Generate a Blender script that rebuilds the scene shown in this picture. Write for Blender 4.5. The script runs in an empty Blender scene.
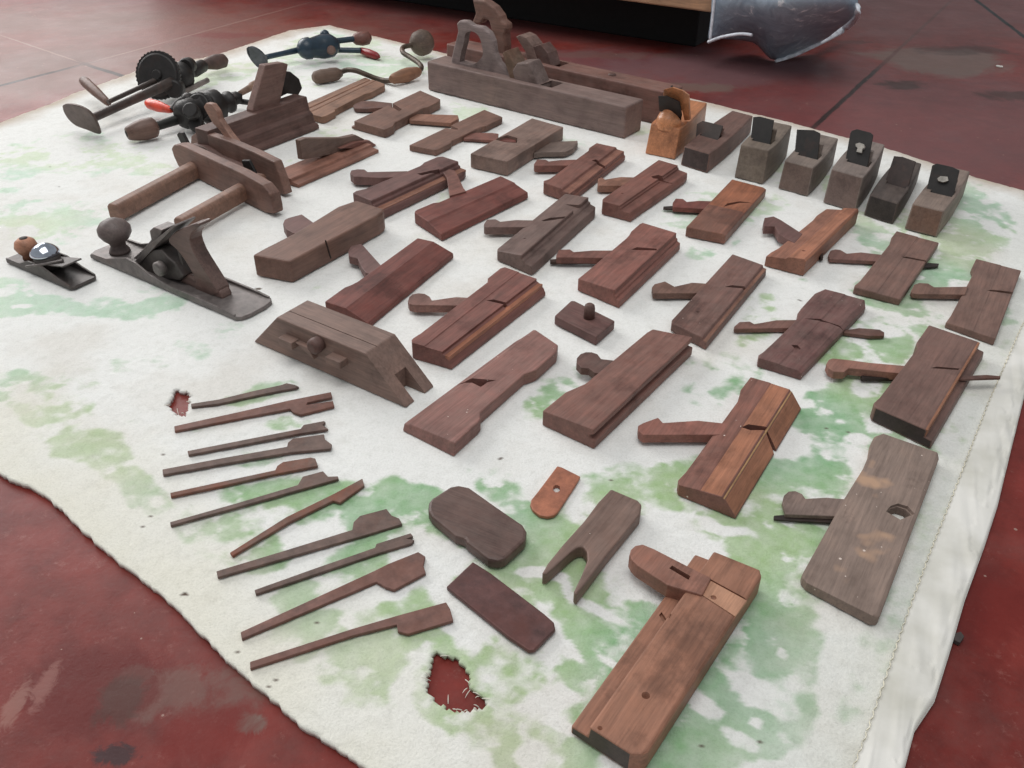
import bpy, bmesh, math, random
import numpy as np
from mathutils import Vector, Matrix, noise
random.seed(7)
SC = bpy.context.scene
COL = SC.collection
# ------------------------------------------------------------------ camera model (z = 0 is the top of the blanket)
TH, RO, FO, HC = math.radians(34.74), math.radians(0.54), 889.5, 0.627
FLOOR = -0.007
cam_d = bpy.data.cameras.new('camera'); cam = bpy.data.objects.new('camera', cam_d); COL.objects.link(cam)
cam_d.sensor_width = 36; cam_d.lens = FO * 36 / 1024; cam_d.clip_start = 0.01
M = (Matrix.Rotation(math.pi / 2 - TH, 4, 'X') @ Matrix.Rotation(RO, 4, 'Z')); M.translation = (0, 0, HC)
cam.matrix_world = M
SC.camera = cam
R3 = M.to_3x3(); R3I = R3.inverted(); EYE = Vector((0, 0, HC))

def ray(p): return R3 @ Vector(((p[0] - 512) / FO, -(p[1] - 384) / FO, -1))
def P(p, z=0.0):
    r = ray(p); return EYE + r * ((z - HC) / r.z)
def proj(v):
    q = R3I @ (Vector(v) - EYE); return (512 - FO * q.x / q.z, 384 + FO * q.y / q.z)
def onplane(p, o, n):
    r = ray(p); return EYE + r * ((o - EYE).dot(n) / r.dot(n))
def vplane(p, a, b):
    d = (b - a); n = Vector((d.y, -d.x, 0)).normalized(); q = onplane(p, a, n); q.z = max(q.z, .0004); return q
def hgt(pb, pt):
    g = P(pb); lo, hi = 0.0, 0.4
    for _ in range(40):
        m = (lo + hi) / 2
        if proj(g + Vector((0, 0, m)))[1] > pt[1]: lo = m
        else: hi = m
    return lo
def Z(c, pts):
    x0, y0, k = c; return [(x0 + x / k, y0 + y / k) for x, y in pts]
V = Vector; UP = V((0, 0, 1))

# ------------------------------------------------------------------ materials
def lin(c):
    return tuple(((v / 255) / 12.92 if v / 255 <= 0.04045 else ((v / 255 + 0.055) / 1.055) ** 2.4) for v in c) + (1,)
def new_mat(name):
    m = bpy.data.materials.new(name); m.use_nodes = True
    nt = m.node_tree; b = nt.nodes['Principled BSDF']; return m, nt, b
def N(nt, t, **kw):
    n = nt.nodes.new(t)
    for k, v in kw.items():
        if k in n.inputs: n.inputs[k].default_value = v
        else: setattr(n, k, v)
    return n
def coords(nt, scale):
    tc = N(nt, 'ShaderNodeTexCoord'); oi = N(nt, 'ShaderNodeObjectInfo')
    mul = N(nt, 'ShaderNodeMath', operation='MULTIPLY'); mul.inputs[1].default_value = 37.0
    nt.links.new(oi.outputs['Random'], mul.inputs[0])
    add = N(nt, 'ShaderNodeVectorMath', operation='ADD')
    nt.links.new(tc.outputs['Object'], add.inputs[0]); nt.links.new(mul.outputs[0], add.inputs[1])
    mp = N(nt, 'ShaderNodeMapping'); mp.inputs['Scale'].default_value = scale
    nt.links.new(add.outputs[0], mp.inputs[0]); return add, mp
def ramp(nt, fac, stops):
    r = N(nt, 'ShaderNodeValToRGB'); e = r.color_ramp.elements
    while len(e) < len(stops): e.new(0.5)
    for i, (p, c) in enumerate(stops): e[i].position = p; e[i].color = c
    nt.links.new(fac, r.inputs[0]); return r
def mix(nt, fac, a, b, mode='MIX'):
    m = N(nt, 'ShaderNodeMix', data_type='RGBA', blend_type=mode)
    for s, v in ((m.inputs[0], fac), (m.inputs[6], a), (m.inputs[7], b)):
        if hasattr(v, 'links') or hasattr(v, 'is_linked'): nt.links.new(v, s)
        else: s.default_value = v
    return m.outputs[2]
def sc3(c, k): return (c[0] * k, c[1] * k, c[2] * k, 1)
_mats = {}
def wood(rgb, dust=0.25, spots=0.0, rough=0.5, wear=0.0, spec=0.35):
    key = ('w', rgb, dust, spots, rough, wear, spec)
    if key in _mats: return _mats[key]
    m, nt, b = new_mat('old_wood'); L = nt.links.new
    c = lin(rgb); lum = c[0] * .3 + c[1] * .59 + c[2] * .11; c = sc3(tuple(q * .84 + lum * .16 for q in c[:3]), 1.45); add, mp = coords(nt, (9, 130, 130))
    g = N(nt, 'ShaderNodeTexNoise', Scale=1.0, Detail=8.0, Roughness=0.65, Distortion=0.6); L(mp.outputs[0], g.inputs['Vector'])
    r = ramp(nt, g.outputs['Fac'], [(0.28, sc3(c, 0.72)), (0.5, sc3(c, 1.0)), (0.74, sc3(c, 1.3))])
    s = N(nt, 'ShaderNodeTexNoise', Scale=22.0, Detail=5.0, Roughness=0.6); L(add.outputs[0], s.inputs['Vector'])
    r2 = ramp(nt, s.outputs['Fac'], [(0.3, (0.66, 0.64, 0.64, 1)), (0.5, (1, 1, 1, 1)), (0.72, (1.22, 1.18, 1.15, 1))])
    col = mix(nt, 0.8, r.outputs[0], r2.outputs[0], 'MULTIPLY')
    d = N(nt, 'ShaderNodeTexNoise', Scale=45.0, Detail=9.0, Roughness=0.75); L(add.outputs[0], d.inputs['Vector'])
    rd = ramp(nt, d.outputs['Fac'], [(0.36, (0, 0, 0, 1)), (0.7, (dust, dust, dust, 1))])
    grey = (0.24 * 0.7 + c[0] * .3, 0.185 * .7 + c[1] * .3, 0.16 * .7 + c[2] * .3, 1)
    col = mix(nt, rd.outputs[0], col, grey)
    f = N(nt, 'ShaderNodeTexNoise', Scale=1.0, Detail=6.0, Roughness=0.7); mp2 = N(nt, 'ShaderNodeMapping'); mp2.inputs['Scale'].default_value = (30, 420, 420); L(add.outputs[0], mp2.inputs[0]); L(mp2.outputs[0], f.inputs['Vector'])
    rf = ramp(nt, f.outputs['Fac'], [(0.3, (0.7, 0.68, 0.67, 1)), (0.5, (1, 1, 1, 1)), (0.7, (1.16, 1.14, 1.12, 1))])
    col = mix(nt, 0.8, col, rf.outputs[0], 'MULTIPLY')
    k = N(nt, 'ShaderNodeTexNoise', Scale=9.0, Detail=7.0, Roughness=0.7); L(add.outputs[0], k.inputs['Vector'])
    rk = ramp(nt, k.outputs['Fac'], [(0.36, (0.5, 0.47, 0.46, 1)), (0.46, (1, 1, 1, 1))]); col = mix(nt, 0.7, col, rk.outputs[0], 'MULTIPLY')
    if wear:
        w = N(nt, 'ShaderNodeTexNoise', Scale=14.0, Detail=3.0); L(add.outputs[0], w.inputs['Vector'])
        rw = ramp(nt, w.outputs['Fac'], [(0.58, (0, 0, 0, 1)), (0.65, (wear, wear, wear, 1))])
        col = mix(nt, rw.outputs[0], col, lin((176, 144, 120)))
    if spots:
        v = N(nt, 'ShaderNodeTexVoronoi', Scale=95.0); L(add.outputs[0], v.inputs['Vector'])
        n2 = N(nt, 'ShaderNodeTexNoise', Scale=20.0, Detail=2.0); L(add.outputs[0], n2.inputs['Vector'])
        mt = N(nt, 'ShaderNodeMath', operation='MULTIPLY_ADD'); mt.inputs[1].default_value = -0.35; mt.inputs[2].default_value = 0.19 + 0.06 * spots
        L(n2.outputs['Fac'], mt.inputs[0])
        lt = N(nt, 'ShaderNodeMath', operation='LESS_THAN'); L(v.outputs['Distance'], lt.inputs[0]); L(mt.outputs[0], lt.inputs[1])
        col = mix(nt, lt.outputs[0], col, lin((205, 190, 180)))
    L(col, b.inputs['Base Color'])
    rr = N(nt, 'ShaderNodeMapRange'); rr.inputs['To Min'].default_value = rough - 0.12; rr.inputs['To Max'].default_value = rough + 0.25
    L(d.outputs['Fac'], rr.inputs[0]); L(rr.outputs[0], b.inputs['Roughness'])
    b.inputs['Specular IOR Level'].default_value = spec
    bp = N(nt, 'ShaderNodeBump', Strength=0.25, Distance=0.0012); L(g.outputs['Fac'], bp.inputs['Height']); L(bp.outputs[0], b.inputs['Normal'])
    _mats[key] = m; return m
def iron(rgb, rust=0.5, rough=0.6, metal=0.35, rustc=(104, 58, 40)):
    key = ('i', rgb, rust, rough, metal, rustc)
    if key in _mats: return _mats[key]
    m, nt, b = new_mat('old_iron'); L = nt.links.new
    add, mp = coords(nt, (1, 1, 1)); c = sc3(lin(rgb), 1.6 if rgb[0] > 60 else 1.1)
    n = N(nt, 'ShaderNodeTexNoise', Scale=55.0, Detail=9.0, Roughness=0.72); L(add.outputs[0], n.inputs['Vector'])
    n2 = N(nt, 'ShaderNodeTexNoise', Scale=18.0, Detail=6.0, Roughness=0.65); L(add.outputs[0], n2.inputs['Vector'])
    r = ramp(nt, n.outputs['Fac'], [(0.3, sc3(c, 0.55)), (0.7, sc3(c, 1.45))])
    r2 = ramp(nt, n2.outputs['Fac'], [(0.62 - 0.3 * rust, (0, 0, 0, 1)), (0.8 - 0.2 * rust, (min(1, rust * 1.3),) * 3 + (1,))])
    L(mix(nt, r2.outputs[0], r.outputs[0], lin(rustc)), b.inputs['Base Color'])
    b.inputs['Metallic'].default_value = metal; b.inputs['Roughness'].default_value = rough
    bp = N(nt, 'ShaderNodeBump', Strength=0.3, Distance=0.001); L(n.outputs['Fac'], bp.inputs['Height']); L(bp.outputs[0], b.inputs['Normal'])
    _mats[key] = m; return m
def plain(name, rgb, rough=0.5, metal=0.0, spec=0.5):
    key = ('p', name, rgb)
    if key in _mats: return _mats[key]
    m, nt, b = new_mat(name); L = nt.links.new
    add, mp = coords(nt, (1, 1, 1)); c = lin(rgb)
    n = N(nt, 'ShaderNodeTexNoise', Scale=60.0, Detail=6.0); L(add.outputs[0], n.inputs['Vector'])
    r = ramp(nt, n.outputs['Fac'], [(0.3, sc3(c, 0.75)), (0.7, sc3(c, 1.25))]); L(r.outputs[0], b.inputs['Base Color'])
    b.inputs['Roughness'].default_value = rough; b.inputs['Metallic'].default_value = metal; b.inputs['Specular IOR Level'].default_value = spec
    _mats[key] = m; return m

# ------------------------------------------------------------------ mesh helpers: every one returns a bmesh in world coordinates
def bev(bm, w=0.0012, seg=2, ang=32):
    bmesh.ops.recalc_face_normals(bm, faces=bm.faces)
    es = [e for e in bm.edges if len(e.link_faces) == 2 and e.calc_face_angle(0) > math.radians(ang)]
    if es and w: bmesh.ops.bevel(bm, geom=es, offset=w, offset_type='OFFSET', segments=seg, profile=0.5, affect='EDGES', clamp_overlap=True)
    return bm
def extrude(poly, vec, w=0.001, bm=None, scale=None):
    """solid from a 3D polygon pushed by vec"""
    bm = bm or bmesh.new(); vec = V(vec)
    a = [bm.verts.new(p) for p in poly]
    c = sum((V(p) for p in poly), V()) / len(poly); k = scale or 1
    b = [bm.verts.new(c + (V(p) - c) * k + vec) for p in poly]
    n = len(a)
    bm.faces.new(a); bm.faces.new(b[::-1])
    for i in range(n): bm.faces.new((a[i], a[(i + 1) % n], b[(i + 1) % n], b[i]))
    return bev(bm, w)
def prism(px, zt, zb, w=0.001, bm=None):
    return extrude([P(p, zt) for p in px], (0, 0, zb - zt), w, bm)
def box(o, e, w, u, L, W, H, b=0.0012, bm=None):
    """box from corner o along unit e, w, u"""
    o = V(o); return extrude([o, o + e * L, o + e * L + w * W, o + w * W], u * H, b, bm)
def frame(d):
    d = V(d).normalized(); a = UP if abs(d.z) < 0.9 else V((1, 0, 0))
    x = d.cross(a).normalized(); return x, x.cross(d).normalized(), d
def lathe(p0, p1, prof, seg=24, bm=None):
    """prof: (t along p0-p1, radius)"""
    bm = bm or bmesh.new(); p0, p1 = V(p0), V(p1); x, y, d = frame(p1 - p0); rings = []
    for t, r in prof:
        c = p0.lerp(p1, t)
        rings.append([bm.verts.new(c + (x * math.cos(k * math.tau / seg) + y * math.sin(k * math.tau / seg)) * max(r, 1e-4)) for k in range(seg)])
    for a, b in zip(rings, rings[1:]):
        for k in range(seg): bm.faces.new((a[k], a[(k + 1) % seg], b[(k + 1) % seg], b[k]))
    bm.faces.new(rings[0]); bm.faces.new(rings[-1][::-1])
    bmesh.ops.recalc_face_normals(bm, faces=bm.faces)
    for f in bm.faces: f.smooth = len(f.verts) == 4
    return bm
def smooth_path(pts, n=6):
    pts = [V(p) for p in pts]; out = []
    for i in range(len(pts) - 1):
        a, b, c, d = pts[max(i - 1, 0)], pts[i], pts[i + 1], pts[min(i + 2, len(pts) - 1)]
        for k in range(n):
            t = k / n
            out.append(0.5 * ((2 * b) + (c - a) * t + (2 * a - 5 * b + 4 * c - d) * t * t + (3 * b - a - 3 * c + d) * t ** 3))
    return out + [pts[-1]]
def tube(pts, r, seg=14, n=6, flat=None, bm=None):
    """swept tube; r number or list per control point; flat=(dir, factor) widens/narrows along dir"""
    bm = bm or bmesh.new(); path = smooth_path(pts, n); m = len(path); rings = []
    rs = [r] * len(pts) if not isinstance(r, (list, tuple)) else list(r)
    for i, c in enumerate(path):
        d = (path[min(i + 1, m - 1)] - path[max(i - 1, 0)]).normalized()
        if flat: y = V(flat[0]).normalized(); x = y.cross(d).normalized(); ky = flat[1]
        else: x, y, _ = frame(d); ky = 1
        t = i / n; k = min(int(t), len(rs) - 2); rr = rs[k] + (rs[k + 1] - rs[k]) * (t - k)
        rings.append([bm.verts.new(c + x * math.cos(a * math.tau / seg) * rr + y * math.sin(a * math.tau / seg) * rr * ky) for a in range(seg)])
    for a, b in zip(rings, rings[1:]):
        for k in range(seg): bm.faces.new((a[k], a[(k + 1) % seg], b[(k + 1) % seg], b[k]))
    bm.faces.new(rings[0]); bm.faces.new(rings[-1][::-1])
    bmesh.ops.recalc_face_normals(bm, faces=bm.faces)
    for f in bm.faces: f.smooth = len(f.verts) == 4
    return bm
def ball(c, r, sz=1.0, seg=24, bm=None):
    c = V(c); pr = [(0.5 - 0.5 * math.cos(k * math.pi / 14), r * math.sin(k * math.pi / 14)) for k in range(15)]
    return lathe(c - UP * r * sz, c + UP * r * sz, pr, seg, bm)

# ------------------------------------------------------------------ things and parts
def cutmesh(me, cutters):
    a = bpy.data.objects.new('work', me); COL.objects.link(a); tmp = []
    for bm in cutters:
        bmesh.ops.recalc_face_normals(bm, faces=bm.faces)
        cm = bpy.data.meshes.new('cut'); bm.to_mesh(cm); bm.free()
        c = bpy.data.objects.new('cut', cm); COL.objects.link(c); tmp.append(c)
        md = a.modifiers.new('b', 'BOOLEAN'); md.operation = 'DIFFERENCE'; md.solver = 'EXACT'; md.object = c
    bpy.context.view_layer.update()
    ev = a.evaluated_get(bpy.context.evaluated_depsgraph_get())
    out = bpy.data.meshes.new_from_object(ev)
    bpy.data.objects.remove(a)
    for c in tmp: bpy.data.objects.remove(c)
    return out
class Thing:
    def __init__(s, name, label, cat, group=None, at=(0, 0, 0), ang=0.0, solo=None):
        s.mw = Matrix.Translation(V(at)) @ Matrix.Rotation(ang, 4, 'Z'); s.inv = s.mw.inverted()
        s.name = name
        if solo is None: s.o = bpy.data.objects.new(name, None); s.o.empty_display_size = 0.05
        else: s.o = bpy.data.objects.new(name, s.mesh(*solo))
        COL.objects.link(s.o); s.o.matrix_world = s.mw
        s.o['label'] = label; s.o['category'] = cat
        if group: s.o['group'] = group
    def mesh(s, bm, mat, cuts=(), mat2=None):
        bm.transform(s.inv); me = bpy.data.meshes.new(s.name)
        bm.to_mesh(me); bm.free(); me.materials.append(mat)
        if mat2: me.materials.append(mat2)
        if cuts:
            for c in cuts: c.transform(s.inv)
            me = cutmesh(me, cuts)
        return me
    def part(s, name, bm, mat, parent=None, label=None, cuts=(), mat2=None):
        me = s.mesh(bm, mat, cuts, mat2); me.name = name
        o = bpy.data.objects.new(name, me); COL.objects.link(o); o.parent = parent or s.o
        if label: o['label'] = label
        return o
def angle(d): return math.atan2(d.y, d.x)

# crops of the survey: (x0, y0, magnification)
A1, A2, A3, A4 = (50, 30, 6.4), (180, 20, 6.4), (100, 100, 6.4), (200, 60, 6.4)
A5, A6, A7, A8 = (300, 60, 6.4), (400, 0, 6.4), (440, 80, 6.4), (320, 130, 6.4)
B1, B2, B3, B4 = (480, 120, 6.4), (580, 60, 6.4), (640, 140, 6.4), (720, 100, 6.4)
B5, B6, B7, B8 = (840, 120, 6.4), (800, 220, 6.4), (720, 270, 6.4), (820, 300, 5.12)
C1, C2, C3, C4 = (240, 190, 6.4), (320, 220, 6.4), (400, 250, 6.4), (240, 290, 5.12)
C5, C6, C7, C8 = (390, 310, 5.12), (530, 310, 5.12), (620, 370, 5.12), (770, 420, 5.12)
D1, D2, D3, D4 = (560, 530, 4.6545), (560, 640, 6), (420, 460, 4.2667), (160, 370, 5.12)
D5, D6, D7, D8 = (210, 470, 3.938), (560, 0, 3.2), (640, 0, 4.2667), (480, 180, 6.4)
E10, E20, E30 = (256, 0, 4), (512, 0, 4), (768, 0, 4)
E01, E11, E21, E31 = (0, 192, 4), (256, 192, 4), (512, 192, 4), (768, 192, 4)
E12 = (256, 384, 4)
FL = [(0, 0), (0, 1), (1, 1), (1, 0)]

# ------------------------------------------------------------------ moulding planes
MPG = 'wooden moulding planes laid out on the blanket'
def moulding_plane(label, cr, A, B, C, D, Cb=None, T=None, TL=None, sec=FL, nL=(), nR=(), mat=None, parts=(), cuts=(), holes=(), strip=None, mat2=None, endmat=None, b=0.0016, name='moulding_plane', endslope=0.0):
    A, B, C, D = Z(cr, [A, B, C, D])
    if T is None: T = hgt(Z(cr, [Cb])[0], C)
    TL = T if TL is None else (TL if not isinstance(TL, tuple) else hgt(*Z(cr, TL)))
    a, bb, c, d = P(A, TL), P(B, TL), P(C, T), P(D, T)
    for q in (a, bb, c, d): q.z = 0
    e = ((bb - a).normalized() + (d - c).normalized()).normalized(); w = V((e.y, -e.x, 0))
    L, W = ((bb - a).length + (d - c).length) / 2, ((c - a).dot(w) + (d - bb).dot(w)) / 2
    x = .0013
    a, bb, c, d = a - e * x - w * x, bb + e * x - w * x, c - e * x + w * x, d + e * x + w * x
    org = a.copy(); at = (a + bb + c + d) / 4
    print('%-28s T %.1f %.1f L %.1f W %.1f mm' % (label[:28], TL * 1000, T * 1000, L * 1000, W * 1000))
    def quad(s_, w_, z_):
        p = (a * (1 - s_) + bb * s_) * (1 - w_) + (c * (1 - s_) + d * s_) * w_
        p.z = z_ * (TL + (T - TL) * min(max(w_, 0), 1)); return p
    t = Thing(name, label, 'plane', MPG, at, angle(e))
    def notch(lst, s):
        if not lst: return 0
        if s <= lst[0][0]: return lst[0][1]
        for (x0, y0), (x1, y1) in zip(lst, lst[1:]):
            if s <= x1: return y0 + (y1 - y0) * (s - x0) / max(x1 - x0, 1e-6)
        return lst[-1][1]
    wmin, wmax = min(q[0] for q in sec), max(q[0] for q in sec)
    st = sorted({0.0, 1.0} | {q[0] for q in nL} | {q[0] for q in nR})
    bm = bmesh.new(); rows = []
    for s in st:
        lo, hi = wmin + notch(nL, s) / 1000 / W, wmax - notch(nR, s) / 1000 / W
        rows.append([bm.verts.new(quad(s + (endslope * qz * T / L if s == 0.0 else 0), min(max(qw, lo), hi), qz)) for qw, qz in sec])
    n = len(sec)
    for r0, r1 in zip(rows, rows[1:]):
        for k in range(n):
            fc = bm.faces.new((r0[k], r0[(k + 1) % n], r1[(k + 1) % n], r1[k]))
            if mat2 and k in mat2[1] and st[rows.index(r0)] >= mat2[2]: fc.material_index = 1
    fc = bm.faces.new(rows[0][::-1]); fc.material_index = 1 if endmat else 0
    bm.faces.new(rows[-1])
    bmesh.ops.remove_doubles(bm, verts=bm.verts, dist=0.0003)
    bmesh.ops.dissolve_degenerate(bm, edges=bm.edges, dist=0.0003)
    bev(bm, b)
    cl = []
    for cc, pts, dep in cuts:
        cl.append(extrude([P(q, T) - UP * dep for q in Z(cc, pts)], UP * (dep + 0.02), 0))
    for cc, pt, r, dep in holes:
        q = P(Z(cc, [pt])[0], T); cl.append(lathe(q - UP * dep, q + UP * 0.01, [(0, r), (1, r)], 12))
    body = t.part('body', bm, mat, cuts=cl, mat2=mat2[0] if mat2 else endmat)
    for it in parts:
        nm, cc, pts, zt, zb, m = it[:6]
        t.part(nm, prism(Z(cc, pts), zt * T, zb * T, 0.0008), m, label=it[6] if len(it) > 6 else None)
    if strip:                                                  # boxwood strip let into the sole
        u0, u1, z0, z1, m, lb = strip
        bmS = extrude([quad(.003, u0, z0), quad(.003, u1, z0), quad(.003, u1, z1), quad(.003, u0, z1)], quad(.997, (u0 + u1) / 2, z0) - quad(.003, (u0 + u1) / 2, z0), 0.0006)
        t.part('sole_strip', bmS, m, label=lb)
    t.T, t.e, t.w, t.c, t.d = T, e, w, c, d
    return t

W_RED = wood((104, 62, 52)); W_BRN = wood((100, 70, 58)); W_DRK = wood((80, 54, 48), 0.3); W_GRY = wood((98, 82, 74), 0.55)
W_ORG = wood((150, 84, 52), 0.1, rough=0.42); W_LT = wood((120, 80, 62), 0.2); W_MAH = wood((98, 48, 40), 0.2); W_DUST = wood((112, 94, 84), .6, 0.7, 0.7, 0.95)
W_SPK = wood((108, 66, 54), 0.25, 0.8); W_PUR = wood((90, 58, 54), 0.3)
I_RST = iron((84, 62, 56), 0.45); I_DRK = iron((50, 42, 39), 0.3); I_BLK = iron((30, 27, 26), 0.2, 0.55)
HALF = [(0, 0), (0, 1), (.6, 1), (.62, .55), (1.0, .5), (1, 0)]

moulding_plane('brown grooved wooden plane without a wedge, in front of the wooden hand brace', A5, (-55, 310), (416, 103), (150, 365), (546, 157), (170, 408),
    sec=[(0, 0), (0, .75), (.26, .8), (.28, .62), (.33, .62), (.35, .92), (.5, .96), (.51, .86), (.54, .86), (.55, 1), (1, 1), (1, 0)],
    nR=[(0, 6), (.02, 1), (.04, 0), (.17, 0), (.2, 7), (.66, 7), (.74, 0), (.97, 0), (1, 5)], mat=wood((116, 82, 62), .25))
moulding_plane('dark brown plane with rounded iron tip on its left, in front of the long planes', A5, (350, 390), (770, 195), (545, 445), (905, 255), (525, 500),
    sec=[(-.1, 0), (-.1, .3), (0, .36), (0, 1), (1, 1), (1, 0)], nR=[(0, 2), (.03, 0), (.13, 0), (.2, 7), (.68, 7), (.76, 0), (.95, 0), (1, 7)], mat=W_BRN,
    cuts=[(A5, [(510, 262), (560, 255), (652, 315), (635, 328)], .009)],
    parts=[('iron', A5, [(340, 290), (360, 275), (400, 262), (470, 262), (590, 275), (590, 300), (430, 312), (350, 310)], .55, .1, I_RST),
           ('wedge', A5, [(700, 350), (760, 345), (1010, 352), (1017, 375), (965, 403), (700, 385)], .6, .15, W_LT)])
moulding_plane('narrow brown moulding plane whose wedge points at the thick grey block plane', A7, (-192, 416), (285, 190), (-26, 448), (405, 240), (-36, 486),
    nR=[(0, 2), (.03, 0), (.2, 0), (.25, 6), (.68, 6), (.72, 0), (.96, 0), (1, 5)], mat=W_BRN, cuts=[(A7, [(20, 305), (55, 283), (115, 312), (112, 318)], .01)],
    parts=[('wedge', A7, [(150, 352), (230, 336), (330, 338), (375, 343), (370, 388), (205, 378), (150, 375)], .6, .15, W_RED)])
moulding_plane('thick square-edged grey brown plane near the long grey plane, lying like a block', A7, (200, 470), (590, 245), (430, 520), (785, 300), (445, 612), mat=wood((108, 84, 74), .5),
    cuts=[(A7, [(345, 380), (430, 352), (495, 370), (492, 402), (420, 398)], .012)],
    parts=[('iron', A7, [(355, 382), (430, 358), (488, 372), (486, 398), (420, 394)], .8, .3, W_MAH),
           ('wedge', A7, [(600, 420), (700, 400), (760, 393), (880, 388), (882, 405), (850, 440), (800, 460), (660, 462), (600, 470)], .45, .1, W_GRY)])
moulding_plane('moulding plane with lighter brown sole moulding, near end tucked behind the fat brown plane', A8, (210, 400), (770, 165), (330, 450), (880, 200), T=.026,
    sec=[(0, 0), (0, 1), (1, 1), (1.02, .75), (1.1, .72), (1.12, .55), (1.45, .5), (1.5, .25), (1.5, 0)],
    nL=[(0, 2), (.05, 0), (.12, 5), (.72, 6), (.76, 4), (.8, 0), (.96, 0), (1, 6)], nR=[(0, 0), (.95, 0), (1, 5)], mat=W_PUR,
    cuts=[(A8, [(620, 280), (700, 262), (760, 250), (770, 262), (650, 290)], .008)],
    parts=[('wedge', A8, [(192, 275), (200, 258), (240, 250), (285, 252), (305, 268), (400, 266), (560, 262), (540, 300), (380, 305), (215, 298)], .75, .15, W_PUR)],
    strip=(1.13, 1.4, .4, .56, wood((124, 80, 60), .2), 'lighter brown sole moulding'))
moulding_plane('reddish plane whose upright wedge leans over the neighbouring plane behind it', A8, (600, 520), (1144, 290), (775, 640), (1325, 375), (785, 690), T=.018, TL=.020,
    sec=[(0, 0), (0, 1), (.55, 1), (.6, .9), (1, .62), (1.02, 0)], nL=[(0, 5), (.02, 1), (.05, 0), (.22, 0), (.27, 5), (1, 5)], mat=W_MAH,
    parts=[('wedge', A8, [(830, 420), (935, 392), (918, 370), (885, 295), (862, 258), (825, 250), (788, 272), (812, 305)], 1.25, .88, W_RED)])
t = moulding_plane('fat brown plane with a narrow slit in its side, right of the metal jack plane', C1, (88, 414), (715, 58), (320, 455), (940, 128), (340, 592),
    nL=[(0, 0), (.1, 0), (.33, 4), (.45, 4), (.85, 0), (1, 9)], nR=[(0, 0), (.88, 0), (.95, 2), (1, 7)], mat=W_BRN, b=.003,
    parts=[('wedge', C1, [(275, 215), (285, 190), (310, 178), (395, 155), (500, 230), (400, 290), (340, 275), (295, 250)], .8, .35, W_PUR)])
q0, q1 = vplane(Z(C1, [(545, 322)])[0], t.c, t.d), vplane(Z(C1, [(580, 438)])[0], t.c, t.d)
t.part('mouth', extrude([q0 - t.e * .001, q0 + t.e * .0015, q1 + t.e * .0015, q1 - t.e * .001], t.w * .0006, 0), I_BLK)
moulding_plane('dark mahogany red plane touching the top of the wide trapezoid plane', C2, (38, 520), (605, 112), (300, 605), (845, 165), T=.021,
    sec=[(0, 0), (0, 1), (.5, 1), (.56, .93), (1, .4), (1.01, 0)], nL=[(0, 0), (.2, 0), (.25, 4), (.3, 6), (1, 6)], mat=W_MAH,
    parts=[('wedge', C2, [(180, 200), (198, 165), (265, 150), (400, 300), (330, 350), (290, 335), (265, 300), (240, 245), (185, 232)], .9, .3, W_PUR)])
moulding_plane('purple brown plane with bright orange moulded sole and a big round wedge head', C3, (65, 585), (660, 108), (268, 642), (868, 180), T=.024,
    sec=[(0, 0), (0, 1), (.47, 1), (.48, .96), (1, .96), (1.0, .8), (1.08, .72), (1.08, .6), (1.2, .5), (1.26, .2), (1.26, 0)],
    nL=[(0, 5), (.02, 1), (.04, 0), (.1, 2), (.78, 5), (.82, 0), (.97, 0), (1, 3)], mat=wood((106, 62, 54), .25), cuts=[(C3, [(550, 318), (600, 312), (690, 335), (680, 348)], .012)],
    parts=[('wedge', C3, [(50, 325), (58, 300), (80, 282), (120, 275), (160, 280), (190, 298), (205, 322), (300, 308), (360, 300), (470, 306), (400, 355), (90, 352), (60, 345)], .7, .2, wood((116, 78, 68), .4))],
    strip=(1.02, 1.19, .35, .74, wood((140, 84, 56), .1, rough=.42), 'bright orange boxwood moulding'))
moulding_plane('reddish plane with dark crack at its mouth, below right end of long grey plane', B1, (402, 395), (745, 147), (575, 455), (920, 185), T=.022, mat2=(wood((120, 76, 60), .2), (3, 5), -1),
    sec=[(0, 0), (0, 1), (.72, 1), (.74, .85), (1, .78), (1.0, .5), (1.05, .4), (1.05, 0)], nL=[(0, 4), (.03, 0), (.06, 3), (.1, 5), (.8, 5), (.86, 0), (1, 1)], mat=W_RED,
    cuts=[(B1, [(715, 258), (740, 252), (825, 290), (815, 300)], .01)],
    parts=[('wedge', B1, [(345, 282), (365, 252), (420, 253), (440, 264), (520, 255), (640, 252), (600, 290), (350, 292)], .75, .15, W_RED)])
moulding_plane('red brown plane with stepped sole, touching the front of the dark smoothing plane', B1, (775, 515), (1146, 256), (892, 545), (1262, 290), T=.024,
    sec=[(0, 0), (0, 1), (1, 1), (1.0, .85), (1.06, .82), (1.06, .68), (1.5, .62), (1.6, .3), (1.6, 0)], nL=[(0, 5), (.03, 1), (.05, 0)], nR=[(0, 0), (.9, 0), (1, 3)], mat=W_RED,
    holes=[(B1, (912, 470), .0025, .012)], cuts=[(B2, [(455, 745), (500, 735), (560, 752), (640, 765), (635, 772), (560, 765), (470, 758)], .01)],
    parts=[('wedge', B1, [(752, 412), (756, 374), (782, 366), (800, 380), (900, 364), (990, 366), (1050, 370), (960, 420), (758, 420)], .65, .12, W_LT)])
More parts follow.
